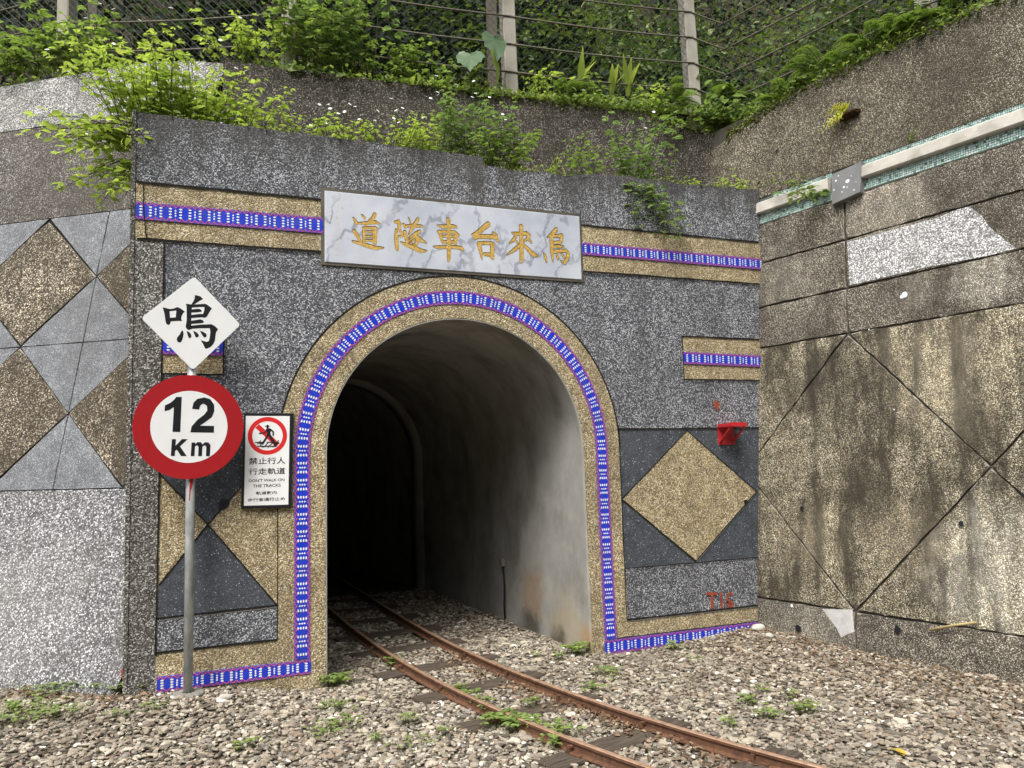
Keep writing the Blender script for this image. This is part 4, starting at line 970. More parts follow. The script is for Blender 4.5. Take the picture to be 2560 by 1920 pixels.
# ---------------------------------------------------------------- hillside behind the fence
def offset_line(nodes, dist):
    out = []
    for i, p in enumerate(nodes):
        ns = []
        for a, b in ((i - 1, i), (i, i + 1)):
            if a < 0 or b >= len(nodes): continue
            d = (nodes[b] - nodes[a])[:2]; d = d / np.linalg.norm(d); ns.append(np.array([-d[1], d[0]]))
        m = np.mean(ns, 0); m = m / np.linalg.norm(m); k = 1 / max(.5, float(np.dot(m, ns[0])))
        out.append(np.array([p[0] + m[0] * dist * k, p[1] + m[1] * dist * k]))
    return out
def hill_z(d): return 4.40 + (.18 * d if d < .45 else .081 + (d - .45) * 1.25)
HILL_D = [-.10, 0, .25, .45, .8, 1.3, 1.9, 2.6, 3.5, 5, 8, 12]
def hill_pt(s, d):
    """s along the fence line in node units, d metres behind it"""
    i = int(min(max(s, 0), len(NODES) - 1.0001)); f = s - i
    key = round(d, 3)
    if key not in _HC: _HC[key] = offset_line(NODES, d)
    a, b = _HC[key][i], _HC[key][i + 1]; p = a * (1 - f) + b * f
    zz = hill_z(max(d, 0)) + min(0, d) * .45; base = (NODES[i][2] * (1 - f) + NODES[i + 1][2] * f) - 4.47
    return np.array([p[0], p[1], zz + base + .06 * math.sin(5 * p[0]) * math.cos(4 * p[1] + 1) * min(1, max(d, 0))])
_HC = {}
def build_hill():
    S = np.linspace(0, 7, 60); vs = [hill_pt(s, d) for s in S for d in HILL_D]; n = len(HILL_D); f = []
    for i in range(59):
        for j in range(n - 1): a = i * n + j; f += [(a, a + n, a + n + 1), (a, a + n + 1, a + 1)]
    tag(tri_obj('hillside', vs, f, EARTH), kind='structure')
build_hill()
def build_sky_blocking_hills():  # unseen slope behind the camera, added to keep low sky light out of the tunnel
    V, F = [], []; n = 40
    for i in range(n):
        x = -60 + 120 * i / (n - 1)
        for (d, z) in ((9, -.3), (11, 4), (14, 9), (19, 15), (30, 22)): V.append((x, CAM_C[1] - d - 1.2 * math.sin(x * .3) , z + .8 * math.sin(x * .5 + d)))
    for i in range(n - 1):
        for j in range(4): a = i * 5 + j; F += [(a, a + 5, a + 6), (a, a + 6, a + 1)]
    s = N('unseen_wooded_slope'); c = s.ramp(s.noise(2.5, 8, .7), [(.35, (.012, .022, .008)), (.7, (.05, .085, .025))])
    tag(tri_obj('sky_blocking_hills', V, F, s.done(c, .9, .1)), kind='structure')
build_sky_blocking_hills()

# ---------------------------------------------------------------- foliage tools
LT_V = np.array([(0, 0, 0), (.28, .42, .07), (.28, 0, 0), (.28, -.42, .07), (.66, .34, .03), (.66, 0, -.05), (.66, -.34, .03), (1, 0, -.16)])
LT_F = np.array([(0, 2, 1), (0, 3, 2), (1, 2, 5), (1, 5, 4), (2, 3, 6), (2, 6, 5), (4, 5, 7), (5, 6, 7)])
def leaves(pos, dirv, up, L, W):
    """batch of folded leaf blades"""
    pos, dirv, up = [np.atleast_2d(np.asarray(a, float)) for a in (pos, dirv, up)]; n = len(pos)
    L = np.broadcast_to(L, n); W = np.broadcast_to(W, n)
    d = dirv / (np.linalg.norm(dirv, axis=1, keepdims=True) + 1e-9)
    s = np.cross(d, up); s /= np.linalg.norm(s, axis=1, keepdims=True) + 1e-9; w = np.cross(s, d)
    V = pos[:, None, :] + d[:, None, :] * (LT_V[None, :, 0:1] * L[:, None, None]) + s[:, None, :] * (LT_V[None, :, 1:2] * W[:, None, None]) + w[:, None, :] * (LT_V[None, :, 2:3] * L[:, None, None])
    F = LT_F[None] + (np.arange(n) * 8)[:, None, None]
    return V.reshape(-1, 3), F.reshape(-1, 3)
class Acc:
    def __init__(s): s.V, s.F, s.n = [], [], 0
    def add(s, V, F): s.V.append(np.asarray(V)); s.F.append(np.asarray(F) + s.n); s.n += len(V)
    def build(s, name, mat, parent=None, smooth=True):
        if not s.n: return None
        return tri_obj(name, np.concatenate(s.V), np.concatenate(s.F), mat, parent, smooth)
def stem_tris(pts, r):
    pts = np.asarray(pts, float); n = len(pts); V, F = [], []
    for i in range(n):
        t = pts[min(i + 1, n - 1)] - pts[max(i - 1, 0)]; a = np.cross(t, (.3, .5, .2)); a /= np.linalg.norm(a) + 1e-9; b = np.cross(t, a); b /= np.linalg.norm(b) + 1e-9
        rr = r * (1 - .6 * i / (n - 1))
        for k in range(3): V.append(pts[i] + (a * math.cos(2.094 * k) + b * math.sin(2.094 * k)) * rr)
    for i in range(n - 1):
        for k in range(3):
            x, y = i * 3 + k, i * 3 + (k + 1) % 3; F += [(x, y, y + 3), (x, y + 3, x + 3)]
    return V, F
def weed(name, label, cat, group, base, spread, height, stems, leaf, mat, lean=(0, 0, 0), flowers=0, node=.05, tri=True, droop=.3, stem_mat=None):
    """a leafy herb: several curved stems with opposite leaves, each of three leaflets"""
    t = thing(name, label, cat, base, group); lf, stm, fl = Acc(), Acc(), Acc(); base = np.array(base, float); lean = np.array(lean, float)
    for k in range(stems):
        b = base + V3(RNG.normal(0, spread[0]), RNG.normal(0, spread[1]), RNG.uniform(-.02, .01))
        h = height * RNG.uniform(.55, 1.1); out = (b - base) * V3(1, 1, 0); out = out / (np.linalg.norm(out) + 1e-6) * RNG.uniform(.0, .45) + RNG.normal(0, .16, 3) * V3(1, 1, 0)
        tip = b + V3(0, 0, 1) * h * (1 - .5 * np.linalg.norm(lean)) + out * h + lean * h
        mid = (b + tip) / 2 + V3(0, 0, .14 * h) + RNG.normal(0, .03, 3)
        n = max(4, int(h / node)); T = np.linspace(0, 1, n)[:, None]; pts = (1 - T) ** 2 * b + 2 * T * (1 - T) * mid + T * T * tip
        stm.add(*stem_tris(pts, .0035))
        a0 = RNG.uniform(0, 6.28)
        for i in range(1, n):
            tt = i / (n - 1)
            if RNG.random() < .12: continue
            az = a0 + i * 1.57; sz = leaf * (1.15 - .5 * abs(tt - .55)) * RNG.uniform(.7, 1.2) * (0.8 if i == n - 1 else 1)
            for sg in (0, math.pi):
                d = V3(math.cos(az + sg), math.sin(az + sg), RNG.uniform(-.15, .55)); pe = pts[i] + d * sz * .45
                stm.add(*stem_tris([pts[i], pe], .0018))
                angs = (0, .95, -.95) if tri else (0,)
                for da in angs:
                    dd = V3(math.cos(az + sg + da), math.sin(az + sg + da), d[2] * .5 - droop * RNG.uniform(.2, 1.3)); L = sz * (1.0 if da == 0 else .75)
                    lf.add(*leaves([pe], [dd], [V3(RNG.normal(0, .45), RNG.normal(0, .45), 1)], L, L * .54))
    for k in range(flowers):
        b = base + V3(RNG.normal(0, spread[0] * 1.3), RNG.normal(0, spread[1] * 1.2), 0); h = height * RNG.uniform(.85, 1.3); tip = b + V3(RNG.normal(0, .06), RNG.normal(0, .05), h) + lean * h * .8
        stm.add(*stem_tris([b, (b + tip) / 2 + RNG.normal(0, .015, 3), tip], .0022)); nn = V3(RNG.normal(0, .4), -.6 + RNG.normal(0, .4), .8)
        for q in range(6):
            a = q * 1.047; e1 = np.cross(nn, (1, 0, 0)); e1 /= np.linalg.norm(e1); e2 = np.cross(nn, e1); e2 /= np.linalg.norm(e2)
            fl.add(*leaves([tip], [e1 * math.cos(a) + e2 * math.sin(a)], [nn], .016, .013))
    lf.build('leaves', mat, t); stm.build('stems', stem_mat or STEM, t); fl.build('flowers', PETAL, t)
    return t
def fern(name, label, cat, group, base, n, length, mat, face=(0, -1, 0), spread=1.0, up=.8):
    t = thing(name, label, cat, base, group); lf, st = Acc(), Acc(); base = np.array(base, float); face = np.array(face, float)
    for k in range(n):
        a = RNG.uniform(-1.5, 1.5) * spread; fd = V3(face[0] * math.cos(a) - face[1] * math.sin(a), face[0] * math.sin(a) + face[1] * math.cos(a), 0)
        L = length * RNG.uniform(.65, 1.1); u = up * RNG.uniform(.6, 1.2); T = np.linspace(0, 1, 14)[:, None]
        b = base + RNG.normal(0, .02, 3); pts = b + fd * L * T * .8 + V3(0, 0, 1) * L * (u * T - (.55 + .35 * u) * T ** 2.2)
        st.add(*stem_tris(pts, .0028)); side = np.cross(fd, (0, 0, 1))
        P, D, U_, LL = [], [], [], []
        for i in range(2, 14):
            tt = i / 13; w = L * .20 * (1 - tt) ** .6 * (1 if tt > .25 else .7) + .008
            for sg in (-1, 1):
                for f in (0, .5):
                    p = pts[i] if f == 0 or i == 13 else (pts[i] + pts[min(i + 1, 13)]) / 2
                    P.append(p); D.append(side * sg + fd * .35 + V3(0, 0, -.12)); U_.append(V3(0, 0, 1)); LL.append(w)
        lf.add(*leaves(P, D, U_, np.array(LL), np.array(LL) * .26))
    lf.build('fronds', mat, t); st.build('stems', STEM, t); return t
def strap(name, label, cat, group, base, n, length, width, mat, lean=(0, 0, 0)):
    t = thing(name, label, cat, base, group); V, F = [], []
    for k in range(n):
        a = RNG.uniform(0, 6.28); L = length * RNG.uniform(.6, 1.1); d = V3(math.cos(a), math.sin(a), 0) * RNG.uniform(.15, .5) + np.array(lean); side = V3(-math.sin(a), math.cos(a), 0); m = 8; o = len(V)
        for i in range(m):
            s = i / (m - 1); c = np.array(base) + d * L * s ** 1.4 + V3(0, 0, L * (s - .28 * s * s)); w = width * math.sin(math.pi * (.12 + .88 * s) ** .8) * .5 * (1 + .12 * math.sin(9 * s + k))
            V += [c + side * w, c + V3(0, 0, -w * .3), c - side * w]
        for i in range(m - 1):
            for e in (0, 1): x = o + i * 3 + e; F += [(x, x + 1, x + 4), (x, x + 4, x + 3)]
    tri_obj('blades', V, F, mat, t); return t
def grass(name, label, cat, group, base, n, length, mat, spread=.05):
    t = thing(name, label, cat, base, group); V, F = [], []
    for k in range(n):
        b = np.array(base) + V3(RNG.normal(0, spread), RNG.normal(0, spread), 0); a = RNG.uniform(0, 6.28); L = length * RNG.uniform(.5, 1.1); d = V3(math.cos(a), math.sin(a), 0) * RNG.uniform(.2, .7); side = V3(-math.sin(a), math.cos(a), 0); o = len(V); m = 6
        for i in range(m):
            s = i / (m - 1); c = b + d * L * s ** 1.6 + V3(0, 0, L * (s - .35 * s * s)); w = .004 * (1 - s) + .0005; V += [c + side * w, c - side * w]
        for i in range(m - 1): x = o + i * 2; F += [(x, x + 1, x + 3), (x, x + 3, x + 2)]
    tri_obj('blades', V, F, mat, t); return t

# ---------------------------------------------------------------- undergrowth behind the fence (one mass nobody could count)
def build_undergrowth():
    def scatter(n, s0, s1, d0, d1, size, mat, lift, name, lab, updir=.6):
        P, D, U_, L = [], [], [], []
        s = RNG.uniform(s0, s1, n); d = d0 + (d1 - d0) * RNG.random(n) ** 1.3
        # clumps: pull points toward random centres
        nc = max(8, n // 90); cs, cd = RNG.uniform(s0, s1, nc), RNG.uniform(d0, d1, nc); w = RNG.integers(0, nc, n); m = RNG.random(n) < .65
        s = np.where(m, np.clip(cs[w] + RNG.normal(0, .09, n), s0, s1), s); d = np.where(m, np.clip(cd[w] + RNG.normal(0, .16, n), d0, d1), d)
        ch = RNG.uniform(.2, 1.0, nc)
        for i in range(n):
            h = hill_pt(s[i], round(d[i], 1)); out = V3(0, -1, .8) if s[i] < 4.6 else V3(-1, -.3, .8)
            if s[i] < 2: out = V3(.2, -1, .8)
            P.append(h + out * lift * RNG.random() * (ch[w[i]] if m[i] else .5) + V3(RNG.normal(0, .05), RNG.normal(0, .05), 0)); D.append(V3(RNG.normal(), RNG.normal(), RNG.normal() * .5 - .15) + out * .5); U_.append(out * updir + RNG.normal(0, .5, 3)); L.append(size * math.exp(RNG.normal(0, .35)))
        L = np.array(L); a = Acc(); a.add(*leaves(P, D, U_, L, L * .6)); tag(a.build(name, mat), lab, kind='stuff')
    scatter(15000, 0, 3.6, .55, 3.6, .085, LF_SHADE, .55, 'undergrowth', 'deep green shaded undergrowth on the slope behind the fence')
    scatter(17000, 2.6, 7, .35, 3.6, .062, LF_UND, .40, 'undergrowth', 'small leaved green undergrowth on the slope behind the right of the fence')
    scatter(12000, 3.0, 7, .3, 3.4, .06, LF_SHADE, .3, 'undergrowth', 'dark low leaves under the brighter undergrowth')
    scatter(5200, 4.8, 7, -.10, .9, .04, LF_FERN, .16, 'ground_cover', 'dense small leaved ground cover along the top of the right wall')
    scatter(5600, .6, 5.0, -.12, .45, .042, LF_MID, .10, 'ground_cover', 'low green weeds covering the soil at the foot of the fence')
    scatter(3800, .6, 5.0, -.12, .30, .036, LF_LIME, .10, 'ground_cover', 'scattered lime green seedlings along the wall tops')
    scatter(2600, 4.8, 7, -.12, .5, .036, LF_LIME, .14, 'ground_cover', 'bright young leaves among the ground cover on the right wall top')
build_undergrowth()
def build_moss():
    def line(fr, pts, n, name, lab, mat=LF_MOSS, size=.02, back=.03, h=.03):
        P, D, U_ = [], [], []
        for k in range(n):
            i = RNG.integers(0, len(pts) - 1); f = RNG.random(); u = pts[i][0] * (1 - f) + pts[i + 1][0] * f; v = pts[i][1] * (1 - f) + pts[i + 1][1] * f
            P.append(fr.p(u, v + RNG.normal(0, h), RNG.uniform(-back, .012))); D.append(RNG.normal(0, 1, 3) + fr.n * .6); U_.append(fr.n + V3(0, 0, 1) + RNG.normal(0, .5, 3))
        a = Acc(); L = size * np.exp(RNG.normal(0, .3, n)); a.add(*leaves(P, D, U_, L, L * .7)); tag(a.build(name, mat), lab, kind='stuff')
    line(UW, [(1.5, 4.56), (2.5, 4.565), (3.6, 4.55), (4.3, 4.46)], 2200, 'moss', 'green moss along the top edge of the upper wall', size=.018)
    line(RW, [(-.3, 4.36), (.3, 4.45), (1.2, 4.48), (2.4, 4.45), (3.4, 4.47)], 2600, 'moss', 'yellow green moss fringe along the top edge of the right wall', size=.022, h=.035)
    line(FAC, [(1.4, 3.68), (2.2, 3.69), (2.8, 3.71)], 1100, 'moss', 'bright moss on the right end of the portal top', size=.016, back=.25, h=.012)
    line(FAC, [(.25, 3.63), (1.2, 3.64)], 600, 'moss', 'moss in the broken dip of the portal top', size=.016, back=.25, h=.01)
    line(FAC, [(-1.9, 3.70), (.2, 3.70)], 900, 'moss', 'thin moss along the left part of the portal top', size=.016, back=.3, h=.006)
build_moss()

SHR = [(1.25, .9, .75, LF_SHR1, 'shaded shrub on the slope behind the leftmost concrete post'), (1.7, 1.1, .8, LF_SHR1, 'leafy shrub on the slope midway between the first two posts'), (2.25, .8, .7, LF_SHR1, 'shrub behind the fence right of the second post'),
       (2.6, 1.0, .8, LF_SHR1, 'cool green shrub behind the fence between the second and third posts'), (2.85, .7, .6, LF_SHR2, 'lime shrub behind the fence just left of the third post'), (3.25, .8, .7, LF_SHR1, 'shrub behind the fence just right of the third post'),
       (3.6, 1.1, .8, LF_SHR2, 'lime shrub high on the slope between the third and fourth posts'), (4.2, .9, .7, LF_SHR1, 'shrub behind the fence right of the fourth post'), (5.25, .9, .7, LF_SHR2, 'lime shrub on the slope above the wall corner'),
       (5.6, .7, .6, LF_SHR1, 'mid green shrub above the right wall top, left of the fifth post'), (5.85, .8, .6, LF_SHR2, 'lime shrub close to the fifth post')]
def build_shrubs():
    for s, d, h, m, lab in SHR: weed('shrub', lab, 'shrub', 'shrubs on the slope behind the fence', tuple(hill_pt(s, d)), (.22, .12), h, 16, .085, m, (0, -.25, .1), 0, node=.06, tri=False, stem_mat=STEMB)
# ---------------------------------------------------------------- plants on ledge and wall tops
def ledge_pt(px, d=.2): 
    u, v = FAC.uv(px, 330, -d); return (u, d, 3.66)
build_shrubs()
GW = 'flowering weeds on the portal ledge'
W_ = [  # px, depth, height, stems, leaf, spread, mat, lean, flowers, label
    (345, .22, .46, 18, .060, (.08, .10), LF_LIME, (-.30, -.25, 0), 3, 'lime green bushy weed at the left corner of the portal top'),
    (425, .30, .62, 26, .060, (.11, .12), LF_LIME, (-.05, -.2, 0), 4, 'tall lime green weed bush right of the portal top corner'),
    (515, .34, .56, 26, .058, (.11, .10), LF_LIME, (.05, -.2, 0), 3, 'lime green weed bush, third from the left end of the portal top'),
    (590, .36, .42, 18, .055, (.09, .08), LF_LIME, (.12, -.15, 0), 3, 'smaller lime weed at the right side of the big lime bush'),
    (735, .22, .24, 12, .040, (.10, .06), LF_LIME, (0, -.15, 0), 2, 'low weed tuft above the left tan band near the small purple flower'),
    (860, .22, .30, 16, .042, (.12, .08), LF_LIME, (0, -.2, 0), 10, 'low flowering weed on the ledge above the left end of the plaque'),
    (960, .14, .30, 18, .042, (.12, .06), LF_LIME, (0, -.4, -.1), 10, 'white flowered weed trailing over the ledge above the plaque'),
    (1060, .22, .36, 18, .045, (.10, .08), LF_LIME, (0, -.2, 0), 10, 'white flowered weed between the trailing weed and the tall clump'),
    (1150, .28, .62, 24, .056, (.11, .09), LF_BLUE, (0, -.15, 0), 10, 'tallest white flowered weed clump above the middle of the plaque'),
    (1235, .22, .50, 22, .055, (.10, .08), LF_MID, (.02, -.2, 0), 6, 'dense green weed clump at the broken dip of the portal top'),
    (1330, .24, .20, 10, .040, (.14, .06), LF_LIME, (0, -.1, 0), 2, 'sparse low weed right of the broken dip'),
    (1470, .20, .34, 14, .050, (.10, .06), LF_MID, (0, -.25, 0), 2, 'mid green weed left of the trailing plant on the right'),
    (1590, .18, .56, 16, .066, (.09, .07), LF_BLUE, (0, -.25, 0), 3, 'tall cool green weed standing above the trailing plant on the right'),
    (1760, .26, .22, 16, .042, (.16, .06), LF_LIME, (0, -.2, 0), 0, 'low weed cushion on the right end of the portal top'),
    (1865, .18, .28, 14, .046, (.09, .06), LF_LIME, (.05, -.25, 0), 0, 'lime weed in the corner against the right wall'),
]
for px, d, h, st, lf, sp, m, ln, fl, lab in W_:
    b = ledge_pt(px, d); b = (b[0], b[1], 3.66 if not (.25 < b[0] < 1.1) else 3.62)
    weed('flowering_weed', lab, 'weed', GW, b, sp, h, st, lf, m, ln, fl)
weed('hanging_weed', 'leafy weed hanging over the left edge of the portal top beside the left wall', 'weed', None, (-2.08, .18, 3.62), (.06, .08), .62, 18, .075, LF_LIME, (-.62, -.35, -.75), 3, node=.05, tri=False, stem_mat=STEMB)
weed('hanging_weed', 'small weed drooping down the left face below the leafy overhang', 'weed', None, (-2.09, .22, 3.45), (.03, .06), .42, 9, .07, LF_LIME, (-.45, -.4, -1.1), 3, node=.05, stem_mat=STEMB)
weed('trailing_plant', 'cool green plant trailing down the portal front right of the plaque', 'plant', None, (1.56, -.0, 3.66), (.08, .02), .40, 11, .066, LF_BLUE, (.26, -.30, -1.45), 0, node=.05)
grass('grass_tuft', 'thin arching grass tuft on the ledge right of the tall weed clump', 'grass tuft', None, (FAC.uv(1395, 380, -.2)[0], .2, 3.66), 16, .26, LF_LIME, .05)
UG = 'weeds along the foot of the fence'
def top_pt(fr, px, py, back=.08): q = fr.at(px, py, -back); return q
for fr, px, py, h, st, lf, sp, m, ln, fl, lab in [
    (LW, 20, 200, .48, 14, .095, (.18, .08), LF_MID, (0, -.2, 0), 3, 'broad leaved weed at the far left end of the fence'),
    (LW, 120, 188, .34, 9, .085, (.14, .06), LF_MID, (.1, -.15, 0), 1, 'leafy weed just left of the leftmost concrete post'),
    (LW, 215, 172, .52, 13, .082, (.14, .07), LF_MID, (.05, -.15, 0), 4, 'white flowered weed clump just right of the leftmost concrete post'),
    (LW, 330, 158, .26, 8, .07, (.14, .06), LF_LIME, (0, -.2, 0), 2, 'low weed on the pale top of the left wall'),
    (UW, 590, 152, .30, 14, .055, (.12, .05), LF_LIME, (-.05, -.25, 0), 2, 'lime weed at the meeting corner of the left wall and the upper wall'),
    (UW, 660, 158, .40, 13, .062, (.16, .06), LF_LIME, (0, -.2, 0), 1, 'lime green weed left of the second concrete post'),
    (UW, 760, 170, .72, 16, .068, (.16, .07), LF_MID, (0, -.1, 0), 2, 'tall bushy weed covering the second concrete post'),
    (UW, 850, 180, .66, 16, .066, (.14, .07), LF_BLUE, (.03, -.1, 0), 1, 'tall bushy weed right of the second concrete post'),
    (UW, 960, 196, .40, 12, .062, (.16, .06), LF_MID, (.03, -.1, 0), 0, 'mid height weed between the second and third concrete posts'),
    (UW, 1080, 210, .32, 10, .062, (.14, .06), LF_MID, (.0, -.15, 0), 0, 'low weed under the big pale taro leaf'),
    (UW, 1370, 240, .26, 9, .055, (.14, .06), LF_LIME, (.0, -.15, 0), 0, 'low weed right of the third concrete post'),
    (UW, 1500, 256, .24, 9, .055, (.14, .06), LF_MID, (.0, -.15, 0), 0, 'low weed midway between the third and fourth concrete posts'),
    (UW, 1640, 275, .26, 10, .055, (.14, .06), LF_LIME, (.0, -.2, 0), 0, 'low weed just left of the fourth concrete post')]:
    q = top_pt(fr, px, py); weed('fence_weed', lab, 'weed', UG, tuple(q), sp, h, st, lf, m, ln, fl)
weed('broad_leaf_plant', 'big leaved plant at the corner below the fourth concrete post', 'plant', None, tuple(UW.at(1790, 318, -.02)), (.10, .05), .36, 11, .13, LF_BLUE, (-.05, -.4, -.15), 0, node=.07, tri=False)
weed('broad_leaf_plant', 'glossy plant spilling over the corner of the two walls', 'plant', None, tuple(UW.at(1700, 330, .02)), (.12, .03), .24, 9, .08, LF_MID, (0, -.45, -.2), 0, node=.06, tri=False)
def taro(name, lab, base, tips, sizes):
    t = thing(name, lab, 'taro plant', base)
    for (tip, nrm, sz) in zip(*[iter(tips)] * 1, ): pass
    return t
def big_leaf(name, lab, base, tip, nrm, size, mat=LF_PALE):
    t = thing(name, lab, 'taro plant', base); tip, base, nrm = [np.array(x, float) for x in (tip, base, nrm)]
    a = Acc(); a.add(*stem_tris([base, (base + tip) / 2 + V3(0, .03, .06), tip], .007)); a.build('stalk', STEM, t)
    nrm /= np.linalg.norm(nrm); dn = V3(0, 0, -1) - nrm * np.dot(V3(0, 0, -1), nrm); dn /= np.linalg.norm(dn); sd = np.cross(nrm, dn)
    out = [(-.10, 0), (-.30, .16), (-.34, .30), (-.2, .46), (.05, .50), (.35, .40), (.62, .22), (.9, .02), (.62, -.22), (.35, -.40), (.05, -.50), (-.2, -.46), (-.34, -.30), (-.30, -.16)]
    V = [tip]; F = []
    for i, (x, y) in enumerate(out):
        wv = 1 + .05 * math.sin(i * 2.3); V.append(tip + (dn * x + sd * y * wv) * size - nrm * size * (.22 * y * y + .14 * max(x, 0) ** 2) + nrm * size * .025 * (-1) ** i)
    n = len(out); O = np.array(V[1:]); mid = []
    for i in range(2 * n):   # half-way ring with raised ribs
        a, b2_ = O[i // 2], O[(i // 2 + 1) % n]; e = a if i % 2 == 0 else (a + b2_) / 2
        mid.append(tip + (e - tip) * .55 + nrm * size * (.035 if i % 2 else -.03))
    rim = [O[i // 2] if i % 2 == 0 else (O[i // 2] + O[(i // 2 + 1) % n]) / 2 + nrm * size * .05 - (O[i // 2] - tip) * .03 for i in range(2 * n)]
    V = [tip] + mid + rim; m = 2 * n
    for i in range(m):
        k = (i + 1) % m; F += [(0, 1 + i, 1 + k), (1 + i, 1 + m + i, 1 + m + k), (1 + i, 1 + m + k, 1 + k)]
    tri_obj('blade', V, F, mat, t); return t
b = UW.at(1180, 232, -.06)
big_leaf('taro', 'large pale heart shaped taro leaf left of the third concrete post', b, UW.at(1175, 140, .10), (-.3, -.75, .6), .25)
big_leaf('taro', 'pale taro leaf hanging upright against the third concrete post', b + V3(.06, 0, 0), UW.at(1236, 100, .08), (.1, -.95, .3), .24)
big_leaf('taro', 'yellow green taro leaf drooping below the upright pale one', b + V3(.1, 0, 0), UW.at(1240, 150, .10), (.75, -.6, .15), .20, LF_LIME)
for px, py, lab in ((1452, 220, 'single upright strap leaf plant right of the third post'), (1530, 235, 'strap leaf fern midway between the third and fourth posts'), (1570, 240, 'strap leaf fern with the tallest blades left of the fourth post')):
    strap('strap_fern', lab, 'fern', 'strap leaved ferns by the fence', tuple(UW.at(px, py, -.10)), 5, .42, .06, LF_LIME, (0, -.12, 0))
for px, py, fr, L, n, lab in ((1405, 238, UW, .36, 7, 'small feathery fern at the foot of the third concrete post'), (1680, 262, UW, .42, 8, 'feathery fern just left of the fourth concrete post'), (1830, 262, UW, .5, 9, 'arching fern just right of the fourth concrete post'),
                              (1960, 250, RW, .46, 9, 'arching fern on the right wall top nearest the corner'), (2060, 190, RW, .46, 9, 'fern halfway along the right wall top'), (2190, 128, RW, .44, 9, 'fern left of the fifth concrete post'), (2290, 80, RW, .5, 10, 'long fronded fern hanging in front of the fifth concrete post'), (2380, 40, RW, .42, 8, 'fern at the upper right end of the wall top')):
    fern('fern', lab, 'fern', 'ferns along the wall tops', tuple(fr.at(px, py, -.12 if fr is RW else -.05)), n, L, LF_FERN, (0, -1, 0) if fr is UW else (-1, -.25, 0), 1.0, .9)
# plants on the right wall face
q = RW.at(2125, 285, .03)
t = thing('wall_fern', 'yellow fern on a brown root clump growing from the right wall with a hanging root', 'fern', tuple(q))
a = Acc(); P, D, U_, L = [], [], [], []
for k in range(9):
    az = RNG.uniform(-.6, .9); d = RW.u * -math.cos(az) * .9 + RW.v * math.sin(az) * .8 + RW.n * RNG.uniform(.1, .6)
    for i in range(1, 9):
        c = q + RW.v * .03 + d * (.026 * i) * RNG.uniform(.9, 1.1) - RW.v * .0012 * i * i
        for sg in (-1, 1): P.append(c); D.append(np.cross(d, RW.n) * sg + d * .4); U_.append(RW.n + RW.v); L.append(.06 * (1 - i / 10))
a.add(*leaves(P, D, U_, np.array(L), np.array(L) * .5)); a.build('fronds', LF_YEL, t)
bm = bmesh.new(); bmesh.ops.create_icosphere(bm, subdivisions=3, radius=1)
for v in bm.verts:
    c = Vector(v.co); c *= 1 + .12 * math.sin(9 * c.x + 4 * c.z) + random.uniform(-.06, .06); taper = 1 - .35 * max(0, c.x)
    v.co = Vector(q - RW.v * .005 + RW.u * -.085 * float(c.x) + RW.v * .026 * float(c.z) * taper + RW.n * .05 * float(c.y) - RW.v * .02 * max(0, float(c.x)))
obj('root_clump', bm, ROOT, t, smooth=True)
bm = bmesh.new(); pts = [RW.at(*p, .012) for p in ((2084, 296), (2082, 330), (2076, 360), (2070, 395), (2062, 430), (2056, 452))]; tube(bm, pts, .0022, 4); obj('hanging_root', bm, plain('root_string', (.28, .19, .08), .8, .2), t)
weed('ledge_plant', 'pale green plant hanging over the ledge left of the metal cover plate', 'plant', None, tuple(RW.at(2040, 500, .04)), (.05, .03), .26, 10, .07, LF_BLUE, (-.5, -.3, -.45), 0, node=.04, tri=False)
weed('ledge_plant', 'wispy plant on the ledge near the corner of the right wall', 'plant', None, tuple(RW.at(1985, 480, .04)), (.05, .03), .14, 5, .05, LF_MID, (-.3, -.2, .2), 0, node=.04, tri=False)
grass('grass_tuft', 'little grass tuft growing out of the upper mosaic strip', 'grass tuft', None, tuple(RW.at(2277, 352, .01)), 14, .11, LF_MID, .015)

# ---------------------------------------------------------------- clover weeds in the gravel
GR = Frame((0, 0, 0), (1, 0, 0), (0, 1, 0), (0, 0, 1))
GG = 'small green weeds growing in the gravel'
b1, b2, b3 = Zm(0, 1220), Zm(760, 1220), Zm(1660, 1220)
def clover(p, n, r, size, label, mat=LF_WEED):
    q = GR.at(*p); q[2] = float(gh(q[0], q[1])); t = thing('gravel_weed', label, 'weed', tuple(q), GG); a, s = Acc(), Acc()
    size *= 1.12
    for k in range(int(n * 1.2)):
        c = q + V3(RNG.normal(0, r), RNG.normal(0, r * .7), 0); h = RNG.uniform(.3, 1) * size * 1.6 + .018; tip = c + V3(RNG.normal(0, .012), RNG.normal(0, .012), h); s.add(*stem_tris([c, tip], .0015)); a0 = RNG.uniform(0, 6.28)
        for j in range(3):
            az = a0 + j * 2.094; a.add(*leaves([tip], [V3(math.cos(az), math.sin(az), .1)], [V3(RNG.normal(0, .2), RNG.normal(0, .2), 1)], size * RNG.uniform(.8, 1.1), size * .9))
    a.build('leaves', mat, t); s.build('stems', STEM, t)
